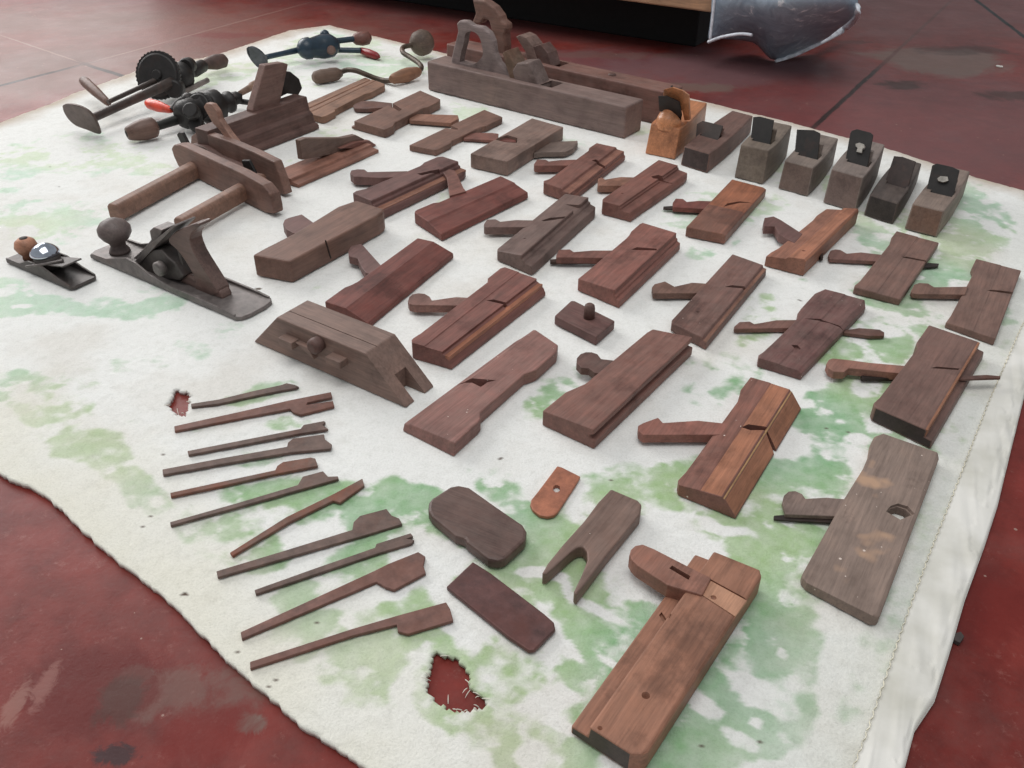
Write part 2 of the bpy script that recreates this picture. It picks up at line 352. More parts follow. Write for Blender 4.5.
moulding_plane('plane with polished orange brown far half and a pale chipped edge', B3, (302, 555), (592, 252), (545, 602), (805, 308), (545, 665), mat2=(wood((132, 76, 46), .1, rough=.38), (1, 2), .45), nL=[(0, 0), (.45, 0)],
    sec=[(0, 0), (0, 1), (.9, 1), (1, .86), (1, 0)], mat=wood((108, 66, 50), .3, rough=.4, wear=.35), cuts=[(B3, [(538, 425), (560, 405), (640, 392), (722, 402), (640, 402), (560, 420)], .005)],
    parts=[('wedge', B3, [(210, 400), (228, 374), (275, 376), (300, 395), (380, 388), (500, 392), (450, 442), (212, 430)], .7, .2, W_MAH),
           ('iron', B3, [(150, 424), (220, 420), (420, 436), (400, 452), (150, 437)], .35, .15, I_DRK)])
moulding_plane('dusty dark plane with a reddish gap between two raised blocks at its far end', D8, (104, 450), (548, 88), (265, 478), (690, 110), T=.027, TL=((105, 510), (104, 450)),
    sec=[(0, 0), (0, 1), (1, 1), (1.0, .75), (1.08, .72), (1.1, .6), (1.35, .55), (1.4, 0)], nL=[(0, 4), (.03, 0)], nR=[(0, 2), (.03, 0), (.95, 0), (1, 5)], mat=wood((88, 66, 60), .5),
    cuts=[(D8, [(392, 232), (450, 222), (548, 232), (535, 245), (415, 242)], .012), (D8, [(440, 170), (500, 120), (630, 158), (690, 140), (600, 195), (520, 180)], .006)], holes=[(D8, (288, 352), .0025, .01)],
    parts=[('wedge', D8, [(25, 280), (45, 252), (100, 250), (130, 266), (230, 255), (400, 258), (330, 300), (40, 302), (25, 295)], .65, .15, wood((92, 68, 62), .4))])
moulding_plane('brick brown plane with ragged near end and thin iron by its wedge, above pegged block', E21, (266, 345), (520, 122), (410, 390), (655, 163), T=.026, TL=((262, 393), (266, 345)),
    sec=[(0, 0), (0, 1), (1, 1), (1.0, .7), (1.05, .66), (1.05, .5), (1.13, .46), (1.14, 0)], nL=[(0, 1), (.1, 2), (.7, 4), (.76, 3), (.82, 0), (.96, 0), (1, 2)], mat=wood((112, 66, 56), .25),
    cuts=[(E21, [(478, 222), (500, 213), (580, 226), (578, 233), (500, 226)], .012), (E21, [(330, 395), (345, 380), (360, 392), (385, 385), (400, 398), (360, 410)], .01)],
    parts=[('wedge', D8, [(488, 480), (505, 445), (575, 443), (600, 460), (720, 450), (900, 450), (850, 498), (490, 495)], .65, .25, W_RED),
           ('iron', D8, [(448, 507), (500, 503), (800, 500), (780, 520), (450, 522)], .3, .1, I_DRK)])
moulding_plane('warm tan brown plane with bent hook-shaped wedge, in front of the smoothing planes', E31, (-2, 248), (230, 62), (152, 268), (362, 66), (142, 334), TL=.020, mat2=(wood((138, 86, 60), .15), (5, 6), -1),
    sec=[(0, 0), (0, .8), (.08, .85), (.5, .86), (.52, .93), (.55, 1), (.95, 1), (1, .85), (1, 0)], nL=[(0, 0), (.08, 0), (.16, 3), (.75, 3), (.85, 0), (1, 2)], mat=wood((124, 78, 58), .2), b=.002,
    holes=[(E31, (145, 230), .003, .006)],
    parts=[('wedge', B3, [(790, 525), (798, 497), (855, 488), (900, 510), (1040, 600), (990, 660), (930, 625), (890, 600), (862, 552), (795, 552)], .7, .2, W_PUR),
           ('iron', E31, [(195, 240), (215, 230), (222, 258), (212, 262)], .3, .05, I_DRK)])
moulding_plane('long flat scratched plane with narrow reddish right edge, right of the pegged block', E21, (636, 520), (884, 249), (762, 580), (1003, 292), T=.016, TL=.013,
    sec=[(0, 0), (0, 1), (.98, 1), (1.0, .75), (1.1, .7), (1.12, 0)], nL=[(0, 3), (.03, 0)], mat=wood((98, 66, 58), .45, .35), strip=(.985, 1.1, .3, .76, W_LT, 'reddish edge strip'),
    cuts=[(E21, [(850, 376), (880, 370), (950, 380), (945, 388)], .011)], holes=[(E21, (745, 475), .0025, .012)],
    parts=[('wedge', E21, [(560, 380), (570, 368), (612, 357), (650, 378), (720, 362), (820, 368), (800, 404), (565, 405)], .75, .15, W_BRN)])
moulding_plane('brown plane with dark iron tip at its right, just below the rightmost smoothing plane', B6, (345, 425), (622, 72), (640, 500), (885, 142), (622, 545),
    sec=[(0, 0), (0, 1), (.5, 1), (.52, .95), (1, .95), (1, 0)], nL=[(0, 2), (.03, 1), (.1, 3), (.75, 4), (.8, 3), (.87, 0), (1, 0)], mat=wood((102, 72, 62), .35),
    cuts=[(B6, [(648, 236), (680, 232), (835, 262), (830, 270)], .012)],
    parts=[('wedge', B6, [(180, 225), (195, 195), (225, 187), (258, 190), (300, 214), (390, 206), (560, 225), (520, 265), (190, 248)], .7, .15, wood((100, 66, 58), .3)),
           ('iron', B6, [(770, 290), (820, 272), (890, 278), (885, 296), (780, 306)], .35, .1, I_DRK)])
moulding_plane('worn grey red plane with a bite out of its far end, iron poking out right', B7, (238, 555), (640, 115), (525, 640), (955, 195), (525, 700),
    sec=[(0, 0), (0, .85), (.08, 1), (.5, 1), (.53, .94), (.9, .9), (1, .7), (1, 0)], nL=[(0, 4), (.04, 0), (.08, 2), (.45, 7), (.55, 6), (.62, 1), (.68, 0), (.92, 0), (1, 7)], nR=[(0, 0), (.93, 0), (1, 6)],
    mat=wood((92, 58, 54), .5, .4), cuts=[(B7, [(745, 90), (755, 125), (790, 152), (845, 150), (880, 90)], .05), (B7, [(540, 310), (640, 312), (770, 352), (800, 372), (700, 335), (620, 322)], .006), (B7, [(455, 478), (500, 480), (520, 500), (490, 515)], .004)],
    parts=[('wedge', B7, [(90, 362), (125, 332), (190, 328), (220, 345), (360, 320), (520, 318), (480, 370), (95, 376)], .6, .12, wood((104, 68, 58), .3)),
           ('iron', B6, [(280, 705), (380, 690), (510, 700), (540, 718), (540, 740), (450, 742), (280, 720)], .45, .1, I_RST)])
moulding_plane('flat brown plane at the far right, close to the blanket binding', E31, (716, 520), (836, 268), (908, 582), (1010, 312), T=.012, TL=.009,
    sec=[(0, 0), (0, 1), (.55, 1), (.57, .95), (1, .95), (1, 0)], nL=[(0, 0), (.1, 2), (.72, 5), (.78, 4), (.83, 0), (1, 0)], mat=wood((100, 72, 62), .3), cuts=[(E31, [(876, 390), (900, 386), (990, 400), (985, 408)], .008)],
    parts=[('wedge', E31, [(572, 396), (585, 370), (605, 363), (640, 365), (665, 380), (800, 378), (790, 410), (600, 408), (580, 405)], .9, .25, W_BRN)])
moulding_plane('plane with brown ledge along its right side and a long rod-like iron through it', B8, (272, 540), (562, 130), (545, 660), (812, 215), T=.022, TL=.020, endmat=wood((44, 34, 32), .2),  # end material darkened to paint shade on the face turned from the light
    sec=[(0, 0), (0, 1), (.97, 1), (1.0, .9), (1.0, .55), (1.13, .5), (1.15, 0)], nL=[(0, 4), (.03, 0), (.1, 2), (.7, 5), (.76, 0)], mat=wood((96, 68, 60), .3), strip=(.96, 1.01, .5, .985, wood((132, 84, 56), .15), 'lighter brown edge'),
    cuts=[(B8, [(566, 345), (600, 338), (715, 350), (708, 358)], .012)],
    parts=[('wedge', B8, [(33, 325), (45, 305), (65, 298), (140, 305), (250, 320), (480, 340), (460, 380), (150, 348), (125, 368), (70, 366), (45, 350)], .75, .25, wood((122, 80, 66), .3)),
           ('iron', B8, [(210, 386), (270, 378), (420, 384), (400, 400), (215, 400)], .35, .12, I_DRK), ('iron', B8, [(640, 394), (850, 382), (925, 388), (925, 399), (640, 408)], .72, .58, I_RST)])
moulding_plane('large brick red plane with yellow-edged ogee profile and white paint flecks', C7, (292, 582), (668, 38), (525, 640), (870, 95), T=.023, TL=.014, mat2=(wood((136, 84, 56), .15), (3, 6), -1),
    sec=[(0, 0), (0, 1), (.5, 1), (.53, .97), (.98, .93), (1.0, .85), (1.05, .8), (1.32, .1), (1.32, 0)],
    nL=[(0, 4), (.03, 0), (.1, 2), (.75, 5), (.8, 3), (.86, 0), (1, 1)], mat=W_SPK,
    cuts=[(C7, [(625, 275), (660, 262), (755, 285), (745, 302), (670, 295)], .014), (C7, [(740, 300), (752, 296), (835, 345), (815, 362)], .03)],
    parts=[('wedge', C7, [(92, 285), (120, 270), (195, 243), (220, 270), (400, 258), (560, 275), (520, 330), (118, 332), (95, 312)], .7, .2, wood((120, 72, 60), .25))],
    strip=(.985, 1.035, .72, .86, wood((150, 112, 66), .1), 'yellowish boxwood edge'))
moulding_plane('big reddish plane with deep groove along its right side and a disc-shaped wedge head', C6, (72, 515), (590, 92), (325, 608), (828, 138), T=.027, TL=((75, 590), (72, 515)),
    sec=[(0, 0), (0, 1), (1, 1), (1, .72), (.93, .66), (.93, .5), (1.03, .45), (1.03, 0)], nL=[(0, 0), (.2, 0), (.24, 3), (.32, 9), (.95, 9), (1, 11)], mat=wood((106, 68, 58), .35),
    cuts=[(C6, [(470, 505), (505, 470), (525, 485), (500, 520)], .06)],
    parts=[('wedge', C6, [(238, 270), (240, 245), (258, 225), (285, 215), (315, 215), (345, 225), (365, 250), (450, 260), (400, 330), (330, 320), (300, 298), (262, 295)], .75, .35, W_DRK)])
moulding_plane('big wedgeless pinkish plane with mouth opening at its left, right of the trapezoid plane', C5, (68, 580), (730, 92), (322, 685), (870, 190), (305, 748), TL=.011,
    sec=[(0, 0), (0, .8), (.07, .86), (.12, 1), (1, 1), (1, 0)], nR=[(0, 0), (.2, 0), (.23, 1), (.27, 8), (.66, 8), (.74, 0), (.95, 0), (1, 7)], nL=[(0, 0), (.85, 0), (.9, 2), (1, 3)], mat=wood((116, 76, 68), .4, .25), endslope=.25,
    cuts=[(C5, [(350, 352), (420, 330), (545, 350), (500, 358), (465, 382), (420, 355)], .016)])
moulding_plane('biggest dusty grey brown plane at right, with a hole showing white blanket through it', C8, (160, 812), (552, 62), (552, 1010), (868, 172), (540, 1060), TL=.010,
    sec=[(0, 0), (0, .85), (.04, 1), (.95, 1), (1, .85), (1, 0)], nL=[(0, 7), (.012, 2), (.03, 0), (.5, 2), (.72, 5), (.82, 4), (.9, 0), (.96, 0), (1, 7)], nR=[(0, 5), (.012, 1), (.025, 0), (.97, 0), (1, 3)], mat=W_DUST, b=.002,
    cuts=[(C8, [(600, 462), (620, 440), (655, 430), (700, 445), (735, 478), (665, 504)], .06), (C8, [(596, 464), (618, 436), (656, 424), (706, 440), (742, 480), (668, 508)], .004)],
    parts=[('wedge', C8, [(63, 420), (72, 385), (95, 365), (130, 362), (165, 378), (182, 402), (290, 396), (450, 410), (420, 495), (80, 482)], .7, .3, wood((104, 86, 78), .45)),
           ('iron', C8, [(20, 488), (60, 485), (360, 498), (340, 526), (20, 508)], .3, .1, I_DRK)])
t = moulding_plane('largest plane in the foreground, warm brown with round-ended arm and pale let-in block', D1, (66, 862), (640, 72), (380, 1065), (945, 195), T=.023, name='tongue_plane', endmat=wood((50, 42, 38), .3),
    sec=[(0, 0), (0, .42), (.24, .45), (.26, 1), (.97, 1), (1, .9), (1, 0)], nR=[(0, 9), (.02, 3), (.04, 0), (.97, 0), (1, 4)], mat=wood((128, 84, 62), .15), b=.002,
    cuts=[(D1, [(468, 350), (480, 335), (520, 395), (505, 415)], .016), (D1, [(700, 228), (880, 326), (818, 408), (655, 302)], .002)],
    holes=[(D2, (515, 332), .0035, .02), (D2, (240, 528), .002, .01)])
T = t.T
t.part('arm', prism(Z(D1, [(323, 115), (330, 90), (350, 72), (385, 65), (440, 88), (600, 170), (705, 222), (662, 302), (500, 255), (360, 165), (335, 140)]), T + .0025, T - .014, .0012), wood((122, 78, 62), .3),
       cuts=[extrude([P(q, T + .0025) - UP * .006 for q in Z(D1, [(508, 178), (522, 165), (608, 215), (598, 232)])], UP * .01, 0)])
pb = t.part('inlay_block', prism(Z(D1, [(700, 234), (872, 328), (816, 402), (662, 302)]), T - .0004, T - .004, .0006), wood((158, 112, 84), .1), label='pale let-in block with a screw hole',
       cuts=[lathe(P(Z(D1, [(715, 312)])[0], T) - UP * .006, P(Z(D1, [(715, 312)])[0], T) + UP * .004, [(0, .0028), (1, .0028)], 14)])

# ------------------------------------------------------------------ trapezoid plane (lies sole down, both ends sloped)
a, b_ = P(Z(C4, [(70, 265)])[0]), P(Z(C4, [(850, 605)])[0])
tl, tr = vplane(Z(C4, [(190, 150)])[0], a, b_), vplane(Z(C4, [(640, 315)])[0], a, b_)
e = (b_ - a).normalized(); w = V((-e.y, e.x, 0)); Tt = (tl.z + tr.z) / 2; tl.z = tr.z = Tt
D = (P(Z(C4, [(985, 490)])[0]) - b_).dot(w)
print('trapezoid T %.3f D %.3f L %.3f' % (Tt, D, (b_ - a).length))
t = Thing('chamfer_plane', 'wide grey brown trapezoid plane with sloped ends, the right one forked, above the thin irons', 'plane', None, (a + b_) / 2 + w * D / 2, angle(e))
slot = box(b_ - e * ((b_ - tr).dot(e) * .52) + w * D * .3 - UP * .01, e, w, UP, .1, D * .37, Tt * .5 + .01, 0)
gro = box(a - e * .05 + w * D * .36 + UP * (Tt - .0012), e, w, UP, .5, .0012, .01, 0)
mtz = wood((106, 82, 72), .35)
t.part('body', extrude([a, b_, tr, tl], w * D, .0016), mtz, cuts=[slot, gro])
for q in Z(C4, [(268, 250), (512, 346)]):
    c = vplane(q, a, b_)
    t.part('fence_stop', box(c - e * .012 - UP * .006 + w * .002, e, -w, UP, .024, .015, .010, .001), mtz)
kc = vplane(Z(C4, [(410, 270)])[0], a, b_)
t.part('turn_knob', lathe(kc + w * .002, kc - w * .016, [(0, .009), (.5, .0105), (.8, .010), (1, .006)], 20), W_DRK)
t.part('turn_knob_arm', extrude([vplane(q, a, b_) + w * .001 for q in Z(C4, [(300, 255), (370, 285), (400, 345), (350, 300)])], -w * .008, .001), mtz)

# ------------------------------------------------------------------ smoothing planes in the row at the right
SMG = 'smoothing planes standing in a row along the blanket edge'
def smoother(label, cr, nbl, nbr, ntr, ftr, mat, endmat=None, ironpts=None, icr=None, lean=35, slot=None, imat=I_BLK, group=SMG, ibase=None, throat=True, slope=.006):
    g0, g1 = (P(q) for q in Z(cr, [nbl, nbr])); T = hgt(Z(cr, [nbr])[0], Z(cr, [ntr])[0])
    nt_, f = P(Z(cr, [ntr])[0], T), P(Z(cr, [ftr])[0], T)
    w = (g1 - g0); W = w.length; w.normalize(); e = V((-w.y, w.x, 0)); L = (f - nt_).dot(e)
    e2 = (f - nt_); L = e2.length + .018; e2.normalize(); w2 = w if abs(e2.dot(w)) < .3 else (w + V((e2.y, -e2.x, 0))).normalized()
    print('%-28s T %.1f L %.1f W %.1f mm' % (label[:28], T * 1000, L * 1000, W * 1000))
    mid = (g0 + g1) / 2; t = Thing('smoothing_plane', label, 'plane', group, mid + e2 * L / 2, angle(e2))
    bm = bmesh.new(); rows = []
    for k in range(9):
        s = k / 8; hw = W / 2 * (1.0 + .16 * math.sin(math.pi * (s * .9 + .1)) - .1 * s)
        c = mid + e2 * L * s
        u = UP * T + (e2 * slope if k == 0 else V())
        rows.append([bm.verts.new(c - w2 * hw), bm.verts.new(c - w2 * hw * .96 + u), bm.verts.new(c + w2 * hw * .96 + u), bm.verts.new(c + w2 * hw)])
    for r0, r1 in zip(rows, rows[1:]):
        for k in range(4): bm.faces.new((r0[k], r0[(k + 1) % 4], r1[(k + 1) % 4], r1[k]))
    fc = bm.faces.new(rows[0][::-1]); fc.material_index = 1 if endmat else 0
    bm.faces.new(rows[-1]); bev(bm, .0022, 2, 30)
    cl = []; n = None
    if ironpts:
        q = Z(icr, ironpts); base = P(ibase, T) if ibase else (P(q[-1], T) + P(q[-2], T)) / 2
        ca = math.radians(lean); up = (UP * math.cos(ca) + e2 * math.sin(ca)); n = up.cross(w2).normalized()
        p3 = [onplane(v, base, n) for v in q]
        if throat:
            o = base - w2 * W * .36 - e2 * .012 - UP * .03
            cl.append(box(o, e2, w2, UP, .03, W * .72, .05, 0))
    t.part('body', bm, mat, cuts=cl, mat2=endmat)
    if ironpts:
        lowr = [p - up * .028 for p in (p3[-2], p3[-1])]
        ic = [extrude([onplane(v, base, n) - n * .01 for v in Z(icr, slot)], n * .03, 0)] if slot else []
        ir = t.part('iron', extrude(p3[:-2] + lowr, n * .003, .0006), imat, cuts=ic)
        if slot: t.part('cap_iron', extrude([onplane(v, base, n) + n * (-.006 if n.dot(e2) > 0 else .006) for v in Z(icr, slot)], n * .0015, 0), iron((120, 116, 110), .1, .4), label='paler metal seen through the keyhole slot')
        c0 = base - e2 * .002
        t.part('wedge', extrude([c0 - w2 * W * .3 - UP * .02 + e2 * .012, c0 + w2 * W * .3 - UP * .02 + e2 * .012, c0 + w2 * W * .3 + up * .02 + e2 * .012, c0 - w2 * W * .3 + up * .02 + e2 * .012], e2 * .008, .001), mat)
    t.T, t.e, t.w, t.W, t.L, t.mid = T, e2, w2, W, L, mid
    return t
W_SM = wood((96, 80, 70), .5); W_SM2 = wood((88, 70, 62), .45)
smoother('weathered smoothing plane with black iron, leftmost of the five that have upright irons', B4, (95, 497), (268, 540), (312, 330), (462, 182), wood((98, 86, 74), .5), None, [(212, 108), (255, 105), (345, 128), (335, 278), (216, 240)], B4)
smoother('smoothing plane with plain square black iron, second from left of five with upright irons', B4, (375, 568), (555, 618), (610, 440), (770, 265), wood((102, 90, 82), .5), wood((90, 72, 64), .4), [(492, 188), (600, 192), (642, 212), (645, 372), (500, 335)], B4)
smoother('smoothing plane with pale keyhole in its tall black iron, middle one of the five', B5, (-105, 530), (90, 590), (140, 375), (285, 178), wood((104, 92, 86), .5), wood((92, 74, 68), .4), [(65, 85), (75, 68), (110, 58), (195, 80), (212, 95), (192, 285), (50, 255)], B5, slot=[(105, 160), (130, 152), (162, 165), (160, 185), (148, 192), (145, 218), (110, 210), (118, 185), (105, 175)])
smoother('blackened smoothing plane with tilted brown iron, second from right of the row', B5, (155, 610), (332, 668), (392, 540), (545, 300), wood((62, 52, 48), .45), wood((40, 34, 32), .2), [(345, 230), (400, 235), (485, 265), (440, 425), (292, 388)], B5, imat=iron((52, 40, 37), .4, .6, .1), lean=34)  # end colour also paints the shade of the face turned from daylight
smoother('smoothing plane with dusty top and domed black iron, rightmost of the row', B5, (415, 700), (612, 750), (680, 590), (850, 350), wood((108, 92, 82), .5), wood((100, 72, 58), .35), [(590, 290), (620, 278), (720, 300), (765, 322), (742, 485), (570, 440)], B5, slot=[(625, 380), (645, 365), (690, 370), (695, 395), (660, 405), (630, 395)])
t = smoother('low reddish plane with dark end and stubby iron, right of the shiny orange plane', B2, (660, 668), (796, 728), (808, 610), (1085, 378), wood((92, 64, 56), .35), wood((48, 36, 34), .2), [(748, 408), (785, 388), (915, 420), (900, 500), (770, 470)], B2, lean=58, imat=I_DRK)  # dark end colour includes shade painted onto the near face
t.o['group'] = SMG
# the orange one with a rounded front grip
t = smoother('shiny orange brown smoothing plane with rounded front grip, at the end of the long planes', B2, (420, 600), (600, 637), (642, 455), (828, 290), wood((158, 98, 56), .08, rough=.3, spec=.5), None, group=SMG, slope=.016)
mo = wood((176, 112, 64), .05, rough=.28, spec=.5); k0 = t.mid + UP * t.T
g = k0 + t.e * .034
t.part('front_grip', tube([g - UP * .008, g + UP * .004, g + UP * .012 + t.e * .002, g + UP * .022 + t.e * .004, g + UP * .032 + t.e * .006], [.024, .025, .0225, .0185, .021], 24), mo)
pw = [onplane(q, k0 + t.e * .045, (t.e * .8 + UP * .55).normalized()) for q in Z(B2, [(520, 200), (575, 185), (640, 205), (680, 235), (685, 330), (690, 395), (655, 400), (640, 335), (512, 300)])]
t.part('wedge', extrude([p + t.e * .012 for p in pw], t.e * .01 - UP * .002, .001), mo)
pi = [onplane(q, k0 + t.e * .045, (t.e * .8 + UP * .55).normalized()) for q in Z(B2, [(505, 228), (560, 228), (640, 265), (655, 350), (640, 420), (510, 320)])]
t.part('throat', extrude(pi, -t.e * .004, .0005), I_BLK)
pk = onplane(Z(B2, [(585, 190)])[0], k0 + t.e * .055, t.e)
t.part('iron_tip', lathe(pk - UP * .004, pk + UP * .008, [(0, .003), (1, .002)], 10), I_DRK)

# ------------------------------------------------------------------ the two long planes
def long_plane(label, fl, fr, tlp, trp, W, mat, cpx, nm='jointer_plane'):
    a, b = P(fl), P(fr); e = (b - a).normalized(); w = V((-e.y, e.x, 0)); T = (vplane(tlp, a, b).z + vplane(trp, a, b).z) / 2
    print('%-28s T %.3f L %.3f' % (label[:28], T, (b - a).length))
    t = Thing(nm, label, 'plane', None, (a + b) / 2 + w * W / 2, angle(e)); L = (b - a).length
    cp = P(cpx, T); o = a + e * (cp - a).dot(e) + w * W * .18 + UP * (T - .04)
    cut = extrude([o - e * .05, o - e * .012 + UP * .05, o + e * .022 + UP * .05, o - e * .03], w * W * .64, 0)
    bm = extrude([a, b, b + w * W, a + w * W], UP * T, 0)
    bev(bm, .004, 3)
    t.part('body', bm, mat, cuts=[cut])
    t.a, t.b, t.e, t.w, t.T, t.L, t.W = a, b, e, w, T, L, W
    return t
W_LG = wood((96, 80, 76), .55); W_LG2 = wood((92, 66, 58), .4)
t = long_plane('long grey jointer plane with loop handle and wedge, standing at the top of the blanket', (428, 90), (624, 139), (427.5, 61), (626, 107), .068, wood((104, 84, 79), .5), (549, 86))
m0 = t.a + t.w * t.W * .5; m1 = m0 + t.e
def rnd(pts, n=4): 
    p = smooth_path([V(q) for q in pts] + [V(pts[0])], n); return p[:-1]
hp = [vplane(q, m0, m1) for q in Z(A6, [(338, 440), (345, 360), (358, 300), (372, 250), (385, 195), (376, 145), (395, 126), (440, 130), (480, 158), (540, 168), (585, 205), (610, 262), (620, 335), (648, 395), (690, 440), (725, 480), (735, 520), (640, 520), (480, 480)])]
hq = [vplane(q, m0, m1) for q in Z(A6, [(396, 392), (408, 330), (426, 262), (436, 208), (478, 196), (520, 226), (540, 290), (545, 350), (500, 400), (450, 410)])]
t.part('handle', extrude([p - t.w * .009 for p in hp], t.w * .018, .004), wood((110, 96, 94), .5), cuts=[extrude([p - t.w * .05 for p in rnd(hq, 3)], t.w * .1, 0)])
wp = [vplane(q, m0, m1) for q in Z(A6, [(755, 440), (785, 390), (860, 388), (900, 470), (935, 560), (930, 600), (800, 590)])]
t.part('wedge', extrude([p - t.w * .022 for p in wp], t.w * .044, .003), W_LG)
ip = [vplane(q, m0, m1) for q in Z(A6, [(690, 330), (720, 310), (770, 400), (800, 500), (790, 580), (760, 560)])]
t.part('iron', extrude([p - t.w * .02 for p in ip], t.w * .04, .001), iron((92, 74, 62), .4))
t = long_plane('reddish jointer plane standing behind the long grey one, with a flared handle', (447, 74), (665, 127), (447, 44), (668, 92), .062, wood((100, 66, 58), .45), (560, 64))
m0 = t.a + t.w * t.W * .5; m1 = m0 + t.e
hp = [vplane(q, m0, m1) for q in Z(A6, [(485, -8), (560, -2), (620, 40), (662, 98), (668, 125), (700, 150), (702, 180), (688, 215), (695, 290), (690, 400), (600, 400), (620, 260), (605, 180), (590, 130), (560, 112), (530, 150), (480, 145), (505, 80)])]
t.part('handle', extrude([p - t.w * .013 for p in hp], t.w * .026, .004), wood((104, 72, 60), .35))
wp = [vplane(q, m0, m1) for q in Z(A6, [(775, 225), (800, 212), (840, 230), (880, 280), (915, 390), (930, 430), (860, 430), (835, 320)])]
t.part('wedge', extrude([p - t.w * .02 for p in wp], t.w * .04, .002), wood((104, 80, 72), .4))
wp = [vplane(q, m0, m1) for q in Z(A6, [(880, 290), (930, 275), (975, 330), (1000, 420), (920, 430)])]
t.part('iron', extrude([p - t.w * .018 for p in wp], t.w * .036, .001), iron((84, 66, 62), .3))
q = P((612, 75), t.T)
t.part('strike_button', lathe(q - UP * .004, q + UP * .004, [(0, .009), (.7, .009), (1, .006)], 16), W_DRK)

# ------------------------------------------------------------------ upright plane with wooden wedge (behind the plough plane)
a, b_ = P(Z(A4, [(300, 622)])[0]), P(Z(A4, [(765, 440)])[0])
e = (b_ - a).normalized(); w = V((-e.y, e.x, 0))
a = a - e * .06
back = V(w)
q1_ = vplane(Z(A4, [(650, 242)])[0], a + back * .028, b_ + back * .028); T5 = q1_.z
print('cornice T %.3f L %.3f' % (T5, (b_ - a).length))
t = Thing('cornice_plane', 'dark upright wooden plane with a tall square wedge, behind the plough plane', 'plane', None, (a + b_) / 2 + w * .03, angle(e))
Lc = (b_ - a).length
prof = [(0, 0), (0, .007), (.004, .012), (.01, .012), (.014, .03), (.022, .036), (.026, T5), (.062, T5), (.062, 0)]
bm = extrude([a + w * u + UP * z for u, z in prof], e * Lc, .0015)
wq = [vplane(q, a + w * .045, b_ + w * .045) for q in Z(A4, [(322, 318), (405, 30), (520, 14), (552, 24), (500, 270), (470, 400), (330, 400)])]
t.part('body', bm, W_DRK)
t.part('wedge', extrude([p - w * .006 for p in wq], w * .018, .002), wood((104, 76, 68), .4))
iq = [vplane(q, a + w * .07, b_ + w * .07) for q in Z(A4, [(520, 70), (580, 75), (635, 120), (655, 180), (630, 225), (560, 215), (470, 260), (440, 240)])]
t.part('iron', extrude(iq, w * .004, .001), iron((44, 42, 42), .1, .4))

# ------------------------------------------------------------------ plough plane with two arms
pf0, pf1 = P((183, 172)), P((271, 216)); e = (pf1 - pf0).normalized(); w = V((-e.y, e.x, 0))
t = Thing('plough_plane', 'wooden plough plane with two long arms and parallel boards, behind the metal jack plane', 'plane', None, (pf0 + pf1) / 2 + w * .03, angle(e))
WP = wood((100, 70, 59), .35); WP2 = wood((112, 80, 64), .3)
def vb(pts, off, th, m, nm, cuts=(), bv=.0025):
    return t.part(nm, extrude([vplane(q, pf0 + w * off, pf1 + w * off) for q in pts], w * th, bv), m, cuts=cuts)
vb(Z(A3, [(500, 425), (470, 360), (455, 310), (470, 288), (510, 285), (900, 465), (1015, 530), (1040, 545), (1090, 605), (1108, 690), (1112, 730), (1060, 742), (1010, 725), (780, 600), (560, 510)]), 0, .02, WP, 'fence')
vb([(190, 148), (191, 136), (198, 131), (228, 141), (256, 153), (274, 162), (280, 178), (285, 195), (276, 196), (240, 178), (200, 165)], .062, .017, WP, 'stock')
vb(Z(A3, [(590, 280), (660, 300), (760, 365), (940, 440), (1000, 500), (900, 480), (700, 380)]), .05, .012, W_DRK, 'skate', bv=.001)
vb(Z(A4, [(20, 300), (35, 275), (70, 282), (105, 330), (120, 380), (180, 470), (250, 555), (190, 545), (130, 460), (75, 400)]), .075, .012, wood((124, 88, 72), .3), 'wedge')
vb(Z(A3, [(488, 222), (500, 206), (525, 208), (582, 318), (590, 400), (540, 330)]), .022, .006, I_BLK, 'iron')
vb(Z(A3, [(900, 385), (950, 385), (992, 470), (985, 500), (935, 490)]), .035, .006, I_BLK, 'depth_stop')
def arm(p0, p1, z, hw, hh):
    a, b = P(p0, z), P(p1, z); d = (b - a).normalized(); s = V((-d.y, d.x, 0))
    t.part('arm', extrude([a - s * hw - UP * hh, a + s * hw - UP * hh, a + s * hw + UP * hh * .6, a + s * hw * .6 + UP * hh, a - s * hw * .6 + UP * hh, a - s * hw + UP * hh * .6], b - a, .003), WP2)
arm((114, 212), (202, 165), .017, .0135, .0135)
arm((180, 226), (262, 180), .021, .0125, .0135)

# ------------------------------------------------------------------ low plane with slanted side piece
g0, g1 = P(Z(E10, [(195, 741)])[0]), P(Z(E10, [(492, 610)])[0]); e = (g1 - g0).normalized(); w = V((-e.y, e.x, 0))
t = Thing('fillister_plane', 'low red brown plane with slanted board standing on it, right of the plough plane', 'plane', None, (g0 + g1) / 2 + w * .02, angle(e))
g0 = g0 - e * .015; Lf = (g1 - g0).length; dW = .062
t.part('body', extrude([g0 + w * u + UP * z for u, z in [(0, 0), (0, .006), (.016, .008), (.018, .013), (dW, .016), (dW, 0)]], e * Lf, .0012), wood((118, 76, 60), .25))
sp = [vplane(q, g0 + w * .04, g1 + w * .04) for q in Z(E10, [(175, 562), (200, 553), (345, 552), (400, 540), (432, 556), (462, 585), (420, 600), (185, 640)])]
t.part('fence', extrude(sp, w * .012, .0012), wood((96, 74, 64), .45))
sp = [vplane(q, g0 + w * .03, g1 + w * .03) for q in Z(E10, [(340, 595), (400, 570), (455, 562), (485, 605), (460, 610)])]
t.part('wedge', extrude(sp, w * .012, .001), W_RED)

